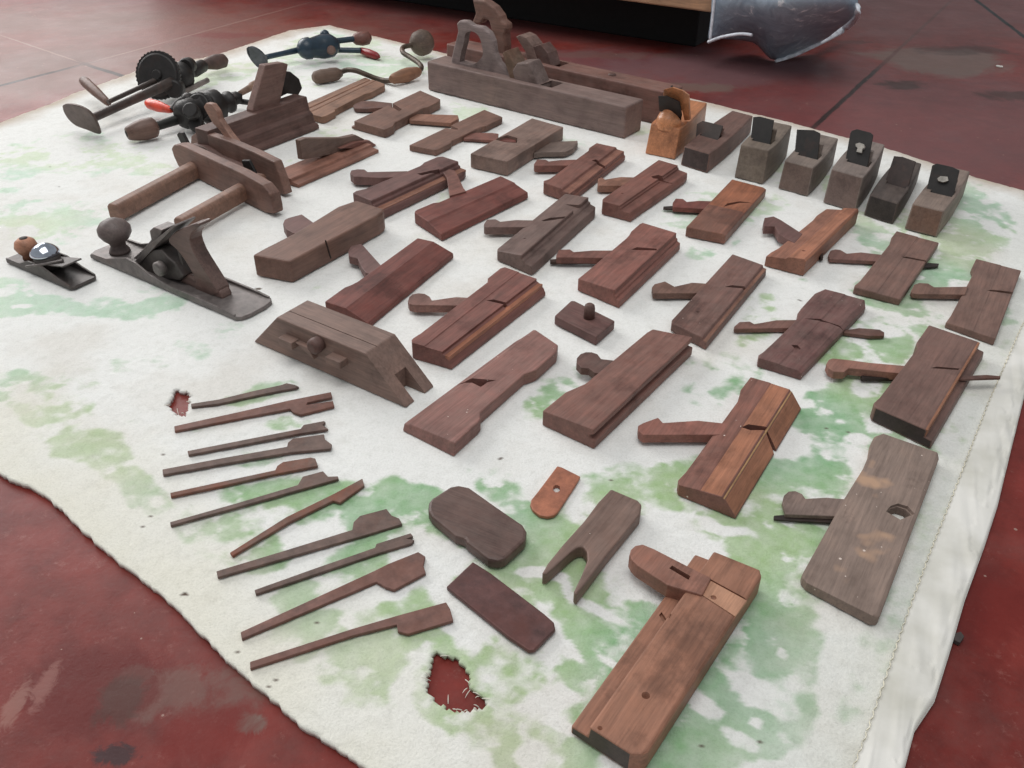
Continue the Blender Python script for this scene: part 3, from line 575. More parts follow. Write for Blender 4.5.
# ------------------------------------------------------------------ metal jack plane
MI = iron((88, 82, 80), .15, .5, .35); MI2 = iron((62, 57, 55), .2, .5, .3)
j0, j1 = P((88, 257)), P((241, 323)); e = (j1 - j0).normalized(); w = V((-e.y, e.x, 0))
WJ = (P((268, 300)) - j1).dot(w); LJ = (j1 - j0).length
print('jack W %.3f L %.3f' % (WJ, LJ))
t = Thing('jack_plane', 'metal jack plane with round front knob and curved handle, at the left of the blanket', 'plane', None, (j0 + j1) / 2 + w * WJ / 2, angle(e))
rc = lambda u, v, z=0: j0 + e * (u * LJ) + w * (v * WJ) + UP * z
out = [rc(0.02, 0), rc(.97, 0), rc(.99, .08), rc(1.0, .3), rc(1.0, .7), rc(.99, .92), rc(.97, 1), rc(.02, 1), rc(.0, .8), rc(0, .2)]
t.part('sole', extrude(out, UP * .006, .0012), MI)
for v in (0, 1):
    pr = [(.03, .004), (.03, .009), (.14, .011), (.22, .020), (.30, .028), (.36, .026), (.44, .016), (.55, .011), (.9, .010), (.965, .008), (.965, .004)]
    t.part('cheek', extrude([rc(u, v, z) for u, z in pr], w * (.0035 if v == 0 else -.0035), .0008), MI)
kb = rc(.105, .5, .006)
t.part('front_knob', lathe(kb, kb + UP * .056, [(0, .016), (.08, .015), (.2, .011), (.3, .0125), (.42, .0195), (.57, .0245), (.72, .0245), (.86, .019), (.96, .009), (1, .001)]), wood((84, 72, 70), .45, rough=.4))
k0, k1 = rc(0, .5), rc(1, .5)
def trace(pts, cr=E01): return [vplane(q, k0, k1) + UP * .003 for q in Z(cr, pts)]
t.part('frog', extrude([p - w * .016 for p in trace([(570, 280), (610, 255), (650, 225), (680, 222), (705, 250), (735, 275), (770, 330), (755, 345), (680, 335), (610, 300)])], w * .032, .002), MI2)
t.part('iron', extrude([p - w * .018 for p in trace([(580, 268), (645, 197), (738, 122), (745, 128), (675, 195), (595, 282)])], w * .036, .0008), MI)
t.part('lever_cap', extrude([p - w * .013 for p in trace([(560, 262), (600, 225), (635, 185), (628, 150), (645, 136), (680, 148), (672, 175), (640, 205), (590, 268)])], w * .026, .002), MI)
nb = trace([(705, 285)])[0]; t.part('adjusting_nut', lathe(nb - w * .022, nb - w * .034, [(0, .009), (.2, .011), (.8, .011), (1, .008)], 20), MI)
nb = trace([(745, 300)])[0]; t.part('lateral_lever', tube([nb - w * .004, nb + UP * .03 - w * .004, nb + UP * .042 + e * .01], .003, 10), MI2)
WT = wood((88, 66, 60), .4, rough=.34)
t.part('handle', extrude([p - w * .011 for p in rnd(trace([(700, 186), (722, 160), (765, 138), (812, 122), (824, 134), (796, 158), (786, 190), (806, 245), (846, 310), (880, 365), (898, 402), (862, 426), (826, 415), (806, 390), (808, 350), (778, 290), (738, 232), (708, 206)]), 2)], w * .022, .006), WT)
t.part('handle_foot', extrude([p - w * .010 for p in trace([(740, 365), (750, 340), (775, 328), (830, 360), (900, 395), (915, 430), (870, 432)])], w * .020, .004), WT)

# ------------------------------------------------------------------ small metal block plane
j0, j1 = P((5, 262)), P((72, 291)); e = (j1 - j0).normalized(); w = V((-e.y, e.x, 0)); WJ = (P((99, 279)) - j1).dot(w); LJ = (j1 - j0).length
print('block W %.3f L %.3f' % (WJ, LJ))
t = Thing('block_plane', 'small metal block plane with wooden knob and shiny dome, at the far left edge', 'plane', None, (j0 + j1) / 2 + w * WJ / 2, angle(e))
t.part('sole', extrude([rc(0, .1), rc(.03, 0), rc(.97, 0), rc(1, .1), rc(1, .9), rc(.97, 1), rc(.03, 1), rc(0, .9)], UP * .005, .001), MI2)
for v in (0, 1):
    t.part('cheek', extrude([rc(u, v, z) for u, z in [(.03, .003), (.03, .008), (.25, .009), (.4, .02), (.6, .021), (.8, .012), (.97, .007), (.97, .003)]], w * (.003 if v == 0 else -.003), .0008), MI2)
kb = rc(.17, .55, .005)
kn = t.part('front_knob', lathe(kb, kb + UP * .034, [(0, .010), (.15, .009), (.3, .013), (.55, .017), (.8, .0145), (.95, .008), (1, .001)]), wood((158, 106, 78), .1, rough=.4), label='pale wooden knob')
t.part('knob_cap', lathe(kb + UP * .031, kb + UP * .0345, [(0, .0075), (.6, .006), (1, .002)], 16), I_DRK, parent=kn)
cc = rc(.5, .5, .027)
CHR = plain('chrome', (190, 196, 208), .12, 1.0)
cc = rc(.5, .5, .006)
t.part('cap_body', lathe(cc, cc + UP * .022, [(0, .0175), (.5, .019), (1, .0185)], 24), MI2)
t.part('lever_cap', lathe(cc + UP * .021 - e * .002, cc + UP * .038 - e * .002, [(0, .0205), (.12, .0212), (.35, .0195), (.6, .0155), (.82, .010), (.95, .0045), (1, .001)], 28), CHR, label='shiny chrome dome')
t.part('iron', extrude([rc(.36, .15, .012), rc(.38, .15, .011), rc(.9, .15, .03), rc(.89, .15, .032)], w * WJ * .7, .0006), MI2)
t.part('lever', tube([rc(.42, -.12, .014), rc(.6, .1, .022), rc(.78, .45, .03)], [.002, .0022, .0022], 10), MI)

# ------------------------------------------------------------------ small block with peg, loose plates, forked wedge
T1 = hgt(Z(E21, [(338, 615)])[0], Z(E21, [(340, 580)])[0])
q = Z(E21, [(170, 495), (236, 434), (250, 434), (412, 515), (338, 580)])
c = P(Z(E21, [(300, 510)])[0]); d = P(q[3]) - P(q[1])
t = Thing('pegged_block', 'small dark block with an upright round peg, in the middle of the blanket', 'wooden block', None, c, angle(d))
t.part('block', prism(q, T1, 0, .0016), W_PUR)
pg = P(Z(E21, [(308, 502)])[0], T1)
t.part('peg', lathe(pg - UP * .004, P(Z(E21, [(308, 502)])[0], T1) + UP * .021, [(0, .0078), (.75, .0075), (.92, .0065), (1, .004)], 20), W_DRK)
def solo(name, label, cat, pts, zt, mat, group=None, holes=(), w=.001, zb=0.0, axis=None):
    p3 = [P(q, zt) for q in pts]; c = sum(p3, V()) / len(p3); c.z = 0
    k = max(range(len(p3)), key=lambda i: (p3[i] - p3[0]).length); d = p3[k] - p3[0]
    if axis: d = P(axis[1]) - P(axis[0])
    cl = [extrude([P(q, zt) - UP * .03 for q in h], UP * .06, 0) for h in holes]
    return Thing(name, label, cat, group, c, angle(d), (extrude(p3, UP * (zb - zt), w), mat, cl))
solo('wooden_cap', 'dark wooden tablet with rounded corners, beside the fan of irons', 'wooden tablet', Z(D3, [(35, 200), (38, 178), (50, 163), (130, 112), (165, 106), (210, 115), (330, 200), (440, 275), (455, 300), (450, 340), (362, 420), (330, 428), (290, 420), (200, 350), (190, 333), (150, 322), (50, 240), (36, 218)]), .013, wood((78, 56, 50), .35, rough=.4), w=.003, axis=Z(D3, [(50, 180), (440, 330)]))
oval = [(583 + 16 * math.cos(k * math.tau / 10), 122 + 16 * math.sin(k * math.tau / 10)) for k in range(10)]
solo('iron_plate', 'small orange rusty plate with a hole and rounded end', 'plane iron', Z(D3, [(585, 25), (605, 30), (685, 70), (660, 112), (590, 218), (575, 234), (545, 241), (510, 235), (480, 212), (470, 190), (475, 168), (500, 138)]), .004, iron((128, 80, 60), .4, .5, .1, (108, 66, 62)), holes=[Z(D3, oval)])
solo('forked_wedge', 'forked wooden wedge with two pointed prongs, left of the foreground plane', 'wedge', Z(D3, [(815, 123), (930, 172), (946, 190), (940, 230), (800, 400), (740, 480), (668, 574), (655, 562), (690, 490), (715, 425), (712, 390), (695, 368), (670, 372), (640, 395), (540, 485), (520, 484), (545, 440), (610, 360), (700, 260), (760, 180)]), .015, wood((102, 78, 68), .45, .15), w=.0015, axis=Z(D3, [(600, 480), (880, 150)]))
solo('plane_iron', 'broad flat rectangular rusty iron at the front of the small loose parts', 'plane iron', Z(D3, [(112, 540), (225, 433), (300, 480), (530, 655), (572, 692), (578, 722), (490, 808), (465, 812), (380, 755)]), .005, iron((74, 50, 48), .55, .45, .3, (92, 48, 40)), w=.0012)

IRG = 'thin moulding plane irons fanned out on the blanket'
irons = [
 ('thin rusty iron starting at the small hole, topmost of the fan', D4, [(158, 172), (300, 150), (480, 106), (620, 76), (648, 66), (690, 75), (712, 85), (690, 92), (630, 102), (480, 132), (300, 172), (160, 188)], 0),
 ('iron with a double-pronged reddish tip, second from the top of the fan', D4, [(72, 287), (400, 215), (660, 155), (875, 112), (882, 138), (755, 165), (750, 178), (885, 157), (892, 185), (720, 228), (680, 214), (665, 198), (400, 248), (75, 312)], 1),
 ('thin iron with small fishtail tip, third from the top of the fan', D4, [(140, 414), (430, 357), (720, 300), (735, 280), (840, 260), (848, 267), (832, 280), (862, 302), (720, 323), (430, 380), (145, 434)], 0),
 ('broad iron with a wide hollow-cut blade, fourth from the top of the fan', D4, [(12, 508), (330, 448), (650, 392), (655, 370), (680, 350), (840, 328), (845, 355), (880, 380), (875, 402), (660, 422), (330, 478), (15, 536)], 0),
 ('iron with a bright rust orange round-nosed blade, fifth from the top of the fan', D4, [(52, 628), (320, 570), (590, 512), (600, 490), (630, 470), (770, 447), (795, 452), (808, 490), (600, 530), (320, 592), (55, 648)], 2),
 ('iron with a grey bump and thin pointed tip, sixth from the top of the fan', D4, [(51, 778), (380, 685), (705, 588), (730, 545), (835, 517), (860, 545), (910, 543), (915, 556), (720, 610), (380, 706), (54, 796)], 0),
 ('short iron set steeply, crossing the line of the fan in its middle', D5, [(78, 325), (300, 185), (490, 92), (600, 33), (608, 60), (512, 128), (485, 120), (310, 206), (88, 338)], 2),
 ('iron with a large dark stepped blade, just below the steep short one', D5, [(25, 398), (300, 315), (560, 235), (565, 205), (590, 180), (695, 152), (715, 178), (745, 190), (757, 212), (590, 262), (310, 342), (30, 422)], 0),
 ('slim iron with little open jaw at its tip, third from the front of the fan', D5, [(175, 472), (410, 388), (650, 305), (655, 290), (790, 248), (800, 260), (775, 270), (805, 275), (795, 288), (660, 328), (420, 408), (180, 488)], 0),
 ('iron with a broad scalloped brown blade, second from the front of the fan', D5, [(120, 638), (400, 510), (650, 395), (700, 370), (820, 322), (848, 340), (840, 375), (850, 405), (725, 472), (690, 460), (655, 440), (420, 540), (125, 665)], 1),
 ('front iron of the fan, with a long rectangular blade', D5, [(157, 755), (560, 625), (740, 572), (930, 520), (945, 545), (958, 592), (780, 645), (740, 635), (735, 608), (560, 652), (158, 782)], 1)]
im = [iron((80, 64, 58), .35, .65, .12), iron((90, 63, 56), .5, .65, .1), iron((86, 66, 58), .75, .7, .1, (128, 66, 42))]
for lb, cr, pts, k in irons:
    solo('moulding_plane_iron', lb, 'plane iron', Z(cr, pts), .0035, im[k], IRG, w=.0006)

# ------------------------------------------------------------------ stray bits on the floor
def chip(name, label, cat, px, r, h, m):
    c = P(px, FLOOR); rr = random.Random(int(px[0])); pts = [c + V((math.cos(k * math.tau / 7), math.sin(k * math.tau / 7), 0)) * r * rr.uniform(.55, 1.2) + UP * h for k in range(7)]
    Thing(name, label, cat, None, c, 0, (extrude(pts, UP * (.0003 - h), .0004), m))
chip('paper_scrap', 'tiny white paper scrap on the red floor at the far right', 'scrap', (999, 67), .009, .003, plain('white_paper', (220, 216, 210), .8))
chip('dark_chip', 'small dark chip on the red floor touching the blanket binding', 'chip', (957, 640), .006, .005, plain('dark_chip', (66, 58, 56), .8))

# ------------------------------------------------------------------ hand drills and brace
BK = iron((36, 33, 32), .12, .5, .2); BS = iron((60, 50, 46), .3, .5, .2); KN = wood((92, 66, 56), .3, rough=.4)
def px3(c, p, z): return P(Z(c, [p])[0], z)
def gear(t, c, n, r, th, m, teeth=36, nm='gear_wheel'):
    x, y, d = frame(n); bm = bmesh.new(); pts = []
    for k in range(teeth * 2):
        a = k * math.tau / (teeth * 2); rr = r if k % 2 else r * .955
        pts.append(c + (x * math.cos(a) + y * math.sin(a)) * rr)
    g = t.part(nm, extrude(pts, d * th, .0006), m)
    rim = lathe(c - d * .0025, c + d * (th + .0025), [(0, r * .8), (.1, r * .88), (.9, r * .88), (1, r * .8)], 36)
    t.part('gear_rim', rim, m, parent=g)
    t.part('gear_hub', lathe(c - d * .008, c + d * (th + .008), [(0, r * .18), (.2, r * .24), (.8, r * .24), (1, r * .18)], 18), m, parent=g)
    return g
# breast drill at the far left
pl = px3(A1, (225, 585), .028); bd = px3(A1, (790, 330), .045)
e = (bd - pl).normalized()
t = Thing('breast_drill', 'big black breast drill with curved chest plate and large gear wheel, at far left corner', 'hand drill', None, (pl.x, pl.y, 0), angle(e))
x, y, d = frame(e)
t.part('shaft', tube([pl, pl.lerp(bd, .5), bd], [.0085, .009, .012], 16), BS)
pe = rnd([onplane(q, pl, V((e.x, e.y * 1.0, .35)).normalized()) for q in Z(A1, [(92, 478), (120, 466), (175, 472), (235, 497), (280, 535), (312, 590), (332, 650), (318, 660), (250, 634), (180, 608), (130, 565), (100, 515)])], 3)
for q in pe: q.z = max(q.z, .001)
t.part('chest_plate', extrude(pe, -e * .006, .002), iron((74, 62, 58), .3, .45, .35))
n = V((e.x * .25 + .1, e.y * .2 - .9, .35)).normalized()
gc = px3(A1, (700, 292), .055); r = .053
gw = gear(t, gc, V((-.12, -.92, .38)), r, .008, BK)
cr0 = px3(A1, (700, 310), .05); cr1 = px3(A1, (370, 462), .032)
t.part('crank', tube([cr0, cr0.lerp(cr1, .5), cr1], [.006, .005, .005], 12, 6), BS)
h0, h1 = px3(A1, (375, 470), .026), px3(A1, (205, 315), .05)
t.part('crank_handle', lathe(h0, h1, [(0, .006), (.08, .008), (.5, .011), (.85, .0115), (.96, .009), (1, .003)]), KN)
f0, f1 = px3(A1, (690, 355), .036), px3(A1, (900, 270), .04)
t.part('gear_frame', lathe(f0, f1, [(0, .012), (.1, .02), (.3, .027), (.34, .022), (.5, .024), (.53, .03), (.8, .03), (.83, .02), (1, .014)], 20), BK)
t.part('frame_lug', lathe(px3(A1, (800, 380), .03) + V((0, .012, 0)), px3(A1, (800, 380), .03) + V((0, -.012, .004)), [(0, .02), (.85, .02), (1, .016)], 20), BK)
t.part('frame_lug', lathe(px3(A1, (880, 235), .055) + V((0, .012, 0)), px3(A1, (880, 235), .055) + V((0, -.012, .004)), [(0, .018), (.85, .018), (1, .014)], 20), BK)
c0, c1 = px3(A1, (890, 275), .04), px3(A2, (150, 290), .034)
t.part('chuck', lathe(c0, c1, [(0, .012), (.3, .013), (.35, .016), (.9, .015), (1, .009)], 20), BK)
s0, s1 = px3(A2, (150, 285), .03), px3(A2, (300, 255), .026)
t.part('side_handle', lathe(s0, s1, [(0, .008), (.15, .013), (.5, .018), (.85, .0165), (1, .006)], 20), iron((66, 50, 46), .2, .6, .1))
s0, s1 = px3(A1, (850, 400), .012), px3(A1, (1010, 320), .02)
t.part('spindle', tube([s0, s0.lerp(s1, .5), s1], .006, 12), iron((104, 96, 92), .2, .45, .5))
# black hand drill with red crank knob
a, b_ = px3(A1, (490, 665), .02), px3(A1, (690, 615), .024); e = (b_ - a).normalized()
t = Thing('hand_drill', 'black hand drill with wooden end grip and bright red crank knob, behind plough plane', 'hand drill', None, (b_.x, b_.y, 0), angle(e))
t.part('grip', lathe(a, b_, [(0, .0105), (.03, .013), (.3, .0185), (.55, .021), (.8, .0205), (.9, .019), (.97, .013), (1, .009)]), KN, label='brown wooden grip')
t.part('end_hole_disc', lathe(a - e * .0012, a + e * .002, [(0, .006), (1, .007)], 16), I_BLK)  # black disc painting the dark hollow in the grip's end
c = px3(A1, (860, 555), .028)
t.part('shaft', tube([b_ - e * .01, b_.lerp(c, .5), c], [.009, .010, .012], 14), iron((34, 34, 32), .1, .45, .4))
g0, g1 = px3(A1, (820, 555), .036), px3(A2, (330, 520), .036)
t.part('gear_case', lathe(g0, g1, [(0, .016), (.04, .024), (.1, .029), (.28, .03), (.3, .023), (.48, .025), (.5, .033), (.74, .033), (.76, .022), (.9, .019), (.93, .023), (.98, .022), (1, .012)], 22), BK)
for q_, z_, r_ in (((905, 520), .052, .016), ((1000, 470), .05, .018), ((940, 610), .02, .015)): t.part('housing_lug', lathe(px3(A1, q_, z_) + V((0, .008, -.006)), px3(A1, q_, z_) + V((0, -.009, .006)), [(0, r_), (.8, r_), (1, r_ * .8)], 20), BK)
gear(t, px3(A2, (130, 560), .042), V((-.25, -.8, .45)), .03, .008, BK, 28)
k0, k1 = px3(A1, (780, 515), .035), px3(A1, (615, 465), .036)
t.part('crank_knob', lathe(k0, k1, [(0, .005), (.12, .0075), (.5, .0115), (.85, .011), (.96, .007), (1, .002)]), plain('red_paint', (206, 72, 52), .35), label='bright red knob')
k2 = px3(A1, (860, 440), .05)
t.part('crank', tube([k0, k0.lerp(k2, .5) + UP * .004, k2], .0065, 12), BK)
t.part('crank_boss', ball(px3(A1, (885, 445), .052), .014), BK)
s0, s1 = px3(A2, (380, 520), .02), px3(A2, (500, 535), .018)
t.part('chuck', lathe(px3(A2, (320, 500), .03), px3(A2, (400, 500), .028), [(0, .012), (.5, .0145), (1, .009)], 18), BK)
t.part('spindle', tube([s0, s0.lerp(s1, .5), s1], .006, 12), BK)
s0, s1 = px3(A2, (385, 470), .03), px3(A2, (500, 405), .03)
t.part('side_handle', lathe(s0, s1, [(0, .006), (.5, .0075), (.62, .0075), (.66, .010), (1, .0095)], 16), wood((120, 92, 74), .2), label='brown side handle')
# blue hand drill
a, b_ = px3(A2, (550, 238), .03), px3(A2, (770, 190), .03); e = (b_ - a).normalized()
t = Thing('hand_drill', 'dark blue hand drill with grey chest plate and red crank handle, at the far corner', 'hand drill', None, (b_.x, b_.y, 0), angle(e))
BL = plain('blue_paint', (34, 52, 66), .35)
t.part('shaft', tube([a, a.lerp(b_, .5), b_], [.0065, .0065, .008], 14), BL)
pe = rnd([px3(A2, q, z) for q, z in (((425, 180), .062), ((450, 168), .064), ((500, 190), .056), ((545, 240), .036), ((552, 290), .014), ((540, 318), .006), ((500, 305), .010), ((460, 265), .024), ((430, 215), .046))], 3)
t.part('chest_plate', extrude(pe, e * .005, .0015), iron((66, 68, 72), .05, .4, .5))
g0, g1 = px3(A2, (755, 190), .037), px3(E10, (330, 178), .037)
x, y, d = frame(g1 - g0)
t.part('gear_case', lathe(g0, g1, [(0, .010), (.06, .02), (.16, .026), (.3, .027), (.33, .024), (.6, .03), (.84, .028), (.94, .02), (1, .012)], 10), BL)
q = px3(E10, (275, 138), .058); t.part('case_boss', ball(q, .012), BL)
q = px3(E10, (302, 202), .03); n = V((.1, -.9, .3)).normalized()
t.part('side_knob', lathe(q - n * .0, q + n * .02, [(0, .011), (.6, .0115), (1, .008)], 18), wood((96, 72, 64), .2), label='brown round knob')
s0, s1 = px3(E10, (315, 165), .036), px3(E10, (400, 155), .036)
t.part('upper_spindle', tube([s0, s0.lerp(s1, .5), s1], .0075, 12), BL)
s0, s1 = px3(E10, (385, 158), .034), px3(E10, (462, 150), .036)
t.part('grip', lathe(s0, s1, [(0, .007), (.15, .0145), (.5, .0185), (.85, .0165), (1, .005)]), wood((100, 60, 52), .15, rough=.35), label='brown wooden grip')
s0, s1 = px3(E10, (310, 200), .016), px3(E10, (420, 202), .014)
t.part('crank', tube([s0, s0.lerp(s1, .5), s1], .007, 12), BL)
s0, s1 = px3(E10, (415, 200), .012), px3(E10, (494, 228), .009)
t.part('crank_handle', lathe(s0, s1, [(0, .0065), (.1, .0085), (.45, .0105), (.8, .0095), (.9, .007), (1, .003)]), plain('dark_red_paint', (132, 34, 36), .3), label='dark red handle')
# brace
a, b_ = px3(E10, (228, 312), .016), px3(E10, (342, 292), .016); e = (b_ - a).normalized()
t = Thing('hand_brace', 'rusty carpenter brace with cranked rod and wooden grips, behind the grooved wooden plane', 'brace', None, (b_.x, b_.y, 0), angle(e))
RW = iron((70, 54, 44), .4, .75, .1)
t.part('end_grip', lathe(a, b_, [(0, .008), (.08, .0145), (.3, .0165), (.55, .0155), (.62, .0165), (.85, .0145), (1, .008)]), wood((86, 66, 54), .35))
rod = [px3(E10, q, z) for q, z in (((335, 290), .016), ((365, 280), .022), ((400, 283), .024), ((440, 298), .016), ((480, 314), .007), ((520, 323), .007), ((560, 318), .013), ((610, 298), .016), ((650, 284), .018), ((662, 270), .02), ((650, 252), .022), ((615, 228), .026), ((590, 212), .03), ((585, 195), .034), ((600, 185), .036), ((640, 180), .036))]
t.part('rod', tube(rod, .0062, 12, 5), iron((66, 56, 48), .4, .5, .5))
s0, s1 = px3(E10, (540, 318), .016), px3(E10, (655, 285), .018)
t.part('middle_grip', lathe(s0, s1, [(0, .008), (.08, .012), (.45, .0165), (.6, .0165), (.92, .012), (1, .008)]), wood((124, 84, 58), .25), label='warm brown turned grip')
s0, s1 = px3(E10, (630, 185), .036), px3(E10, (690, 160), .042)
t.part('head', lathe(s0, s1, [(0, .010), (.15, .024), (.35, .031), (.7, .032), (.9, .027), (1, .01)], 26), wood((82, 66, 56), .45))

# ------------------------------------------------------------------ blanket
def vnoise(x, y, seed):
    xi, yi = np.floor(x).astype(np.int64), np.floor(y).astype(np.int64); xf, yf = x - xi, y - yi
    def h(a, b):
        n = (a * 374761393 + b * 668265263 + seed * 1442695041) & 0xffffffff
        n = ((n ^ (n >> 13)) * 1274126177) & 0xffffffff
        return ((n ^ (n >> 16)) & 0xffff) / 65535.0
    u, v = xf * xf * (3 - 2 * xf), yf * yf * (3 - 2 * yf)
    return (h(xi, yi) * (1 - u) + h(xi + 1, yi) * u) * (1 - v) + (h(xi, yi + 1) * (1 - u) + h(xi + 1, yi + 1) * u) * v
def fbm(x, y, seed, oct=4):
    r, a, t = 0, 0.5, 0
    for i in range(oct): r = r + a * vnoise(x * 2 ** i, y * 2 ** i, seed + i); t += a; a *= .55
    return r / t
def gpt(p): q = P(p); return np.array([q.x, q.y])
def resample(px, n):
    q = np.array([gpt(p) for p in px]); d = np.r_[0, np.cumsum(np.linalg.norm(np.diff(q, axis=0), axis=1))]; t = np.linspace(0, d[-1], n)
    return np.stack([np.interp(t, d, q[:, 0]), np.interp(t, d, q[:, 1])], 1)
CL, CF, CR, CB = (-290, 217), (330, 25), (1100, 226), (775, 1085)
NU = 600
eF = resample([CL, (-60, 140), (0, 122), (50, 104), (72, 94), (100, 84), (150, 66), (215, 55), (255, 42), (290, 30), CF], NU)       # far left edge
eN = resample([CB, (560, 925), (440, 828), (365, 768), (300, 722), (262, 690), (232, 665), (200, 632), (172, 602), (140, 578), (108, 552), (78, 526), (52, 500), (30, 484), (14, 480), (0, 473), (-120, 365), CL], NU)[::-1]
eT = resample([CF, (440, 52), (540, 76), (690, 98), (790, 122), (880, 146), (960, 172), (1024, 190), CR], NU)
eR = resample([CB, (880, 830), (905, 768), (915, 730), (935, 700), (950, 652), (965, 600), (985, 545), (998, 505), (1010, 455), (1024, 398), (1060, 310), CR], NU)
# u runs along eF (CL->CF) / eR (CB->CR), v along eN (CL->CB) / eT (CF->CR)
u = np.linspace(0, 1, NU)[:, None, None]; v = np.linspace(0, 1, NU)[None, :, None]
c00, c10, c01, c11 = eF[0], eF[-1], eR[0], eR[-1]
G = (1 - v) * eF[:, None, :] + v * eR[:, None, :] + (1 - u) * eN[None, :, :] + u * eT[None, :, :] - ((1 - u) * (1 - v) * c00 + u * (1 - v) * c10 + (1 - u) * v * c01 + u * v * c11)
X, Y = G[..., 0], G[..., 1]
rag = (fbm(X * 110, Y * 110, 5) - .5) * .006
eu = np.minimum(u[..., 0], 1) + 0 * v[..., 0]
edge = np.minimum(np.minimum(eu, 1 - eu), np.minimum(v[..., 0], 1 + 0 * v[..., 0]) + 0 * eu)
kx = np.clip(1 - edge / .012, 0, 1)
X = X + rag * kx; Y = Y + (fbm(X * 110 + 9, Y * 110, 15) - .5) * .006 * kx
def tocam(px):                                               # inverse helper: image positions of all blanket points, used to lay out its printed flowers
    q = np.stack([X, Y, np.zeros_like(X) - HC], -1) @ np.array(R3)
    return 512 - FO * q[..., 0] / q[..., 2], 384 + FO * q[..., 1] / q[..., 2]
SX, SY = tocam(None)
wx = (fbm(X * 9, Y * 9, 21) - .5); wy = (fbm(X * 9 + 50, Y * 9, 22) - .5)
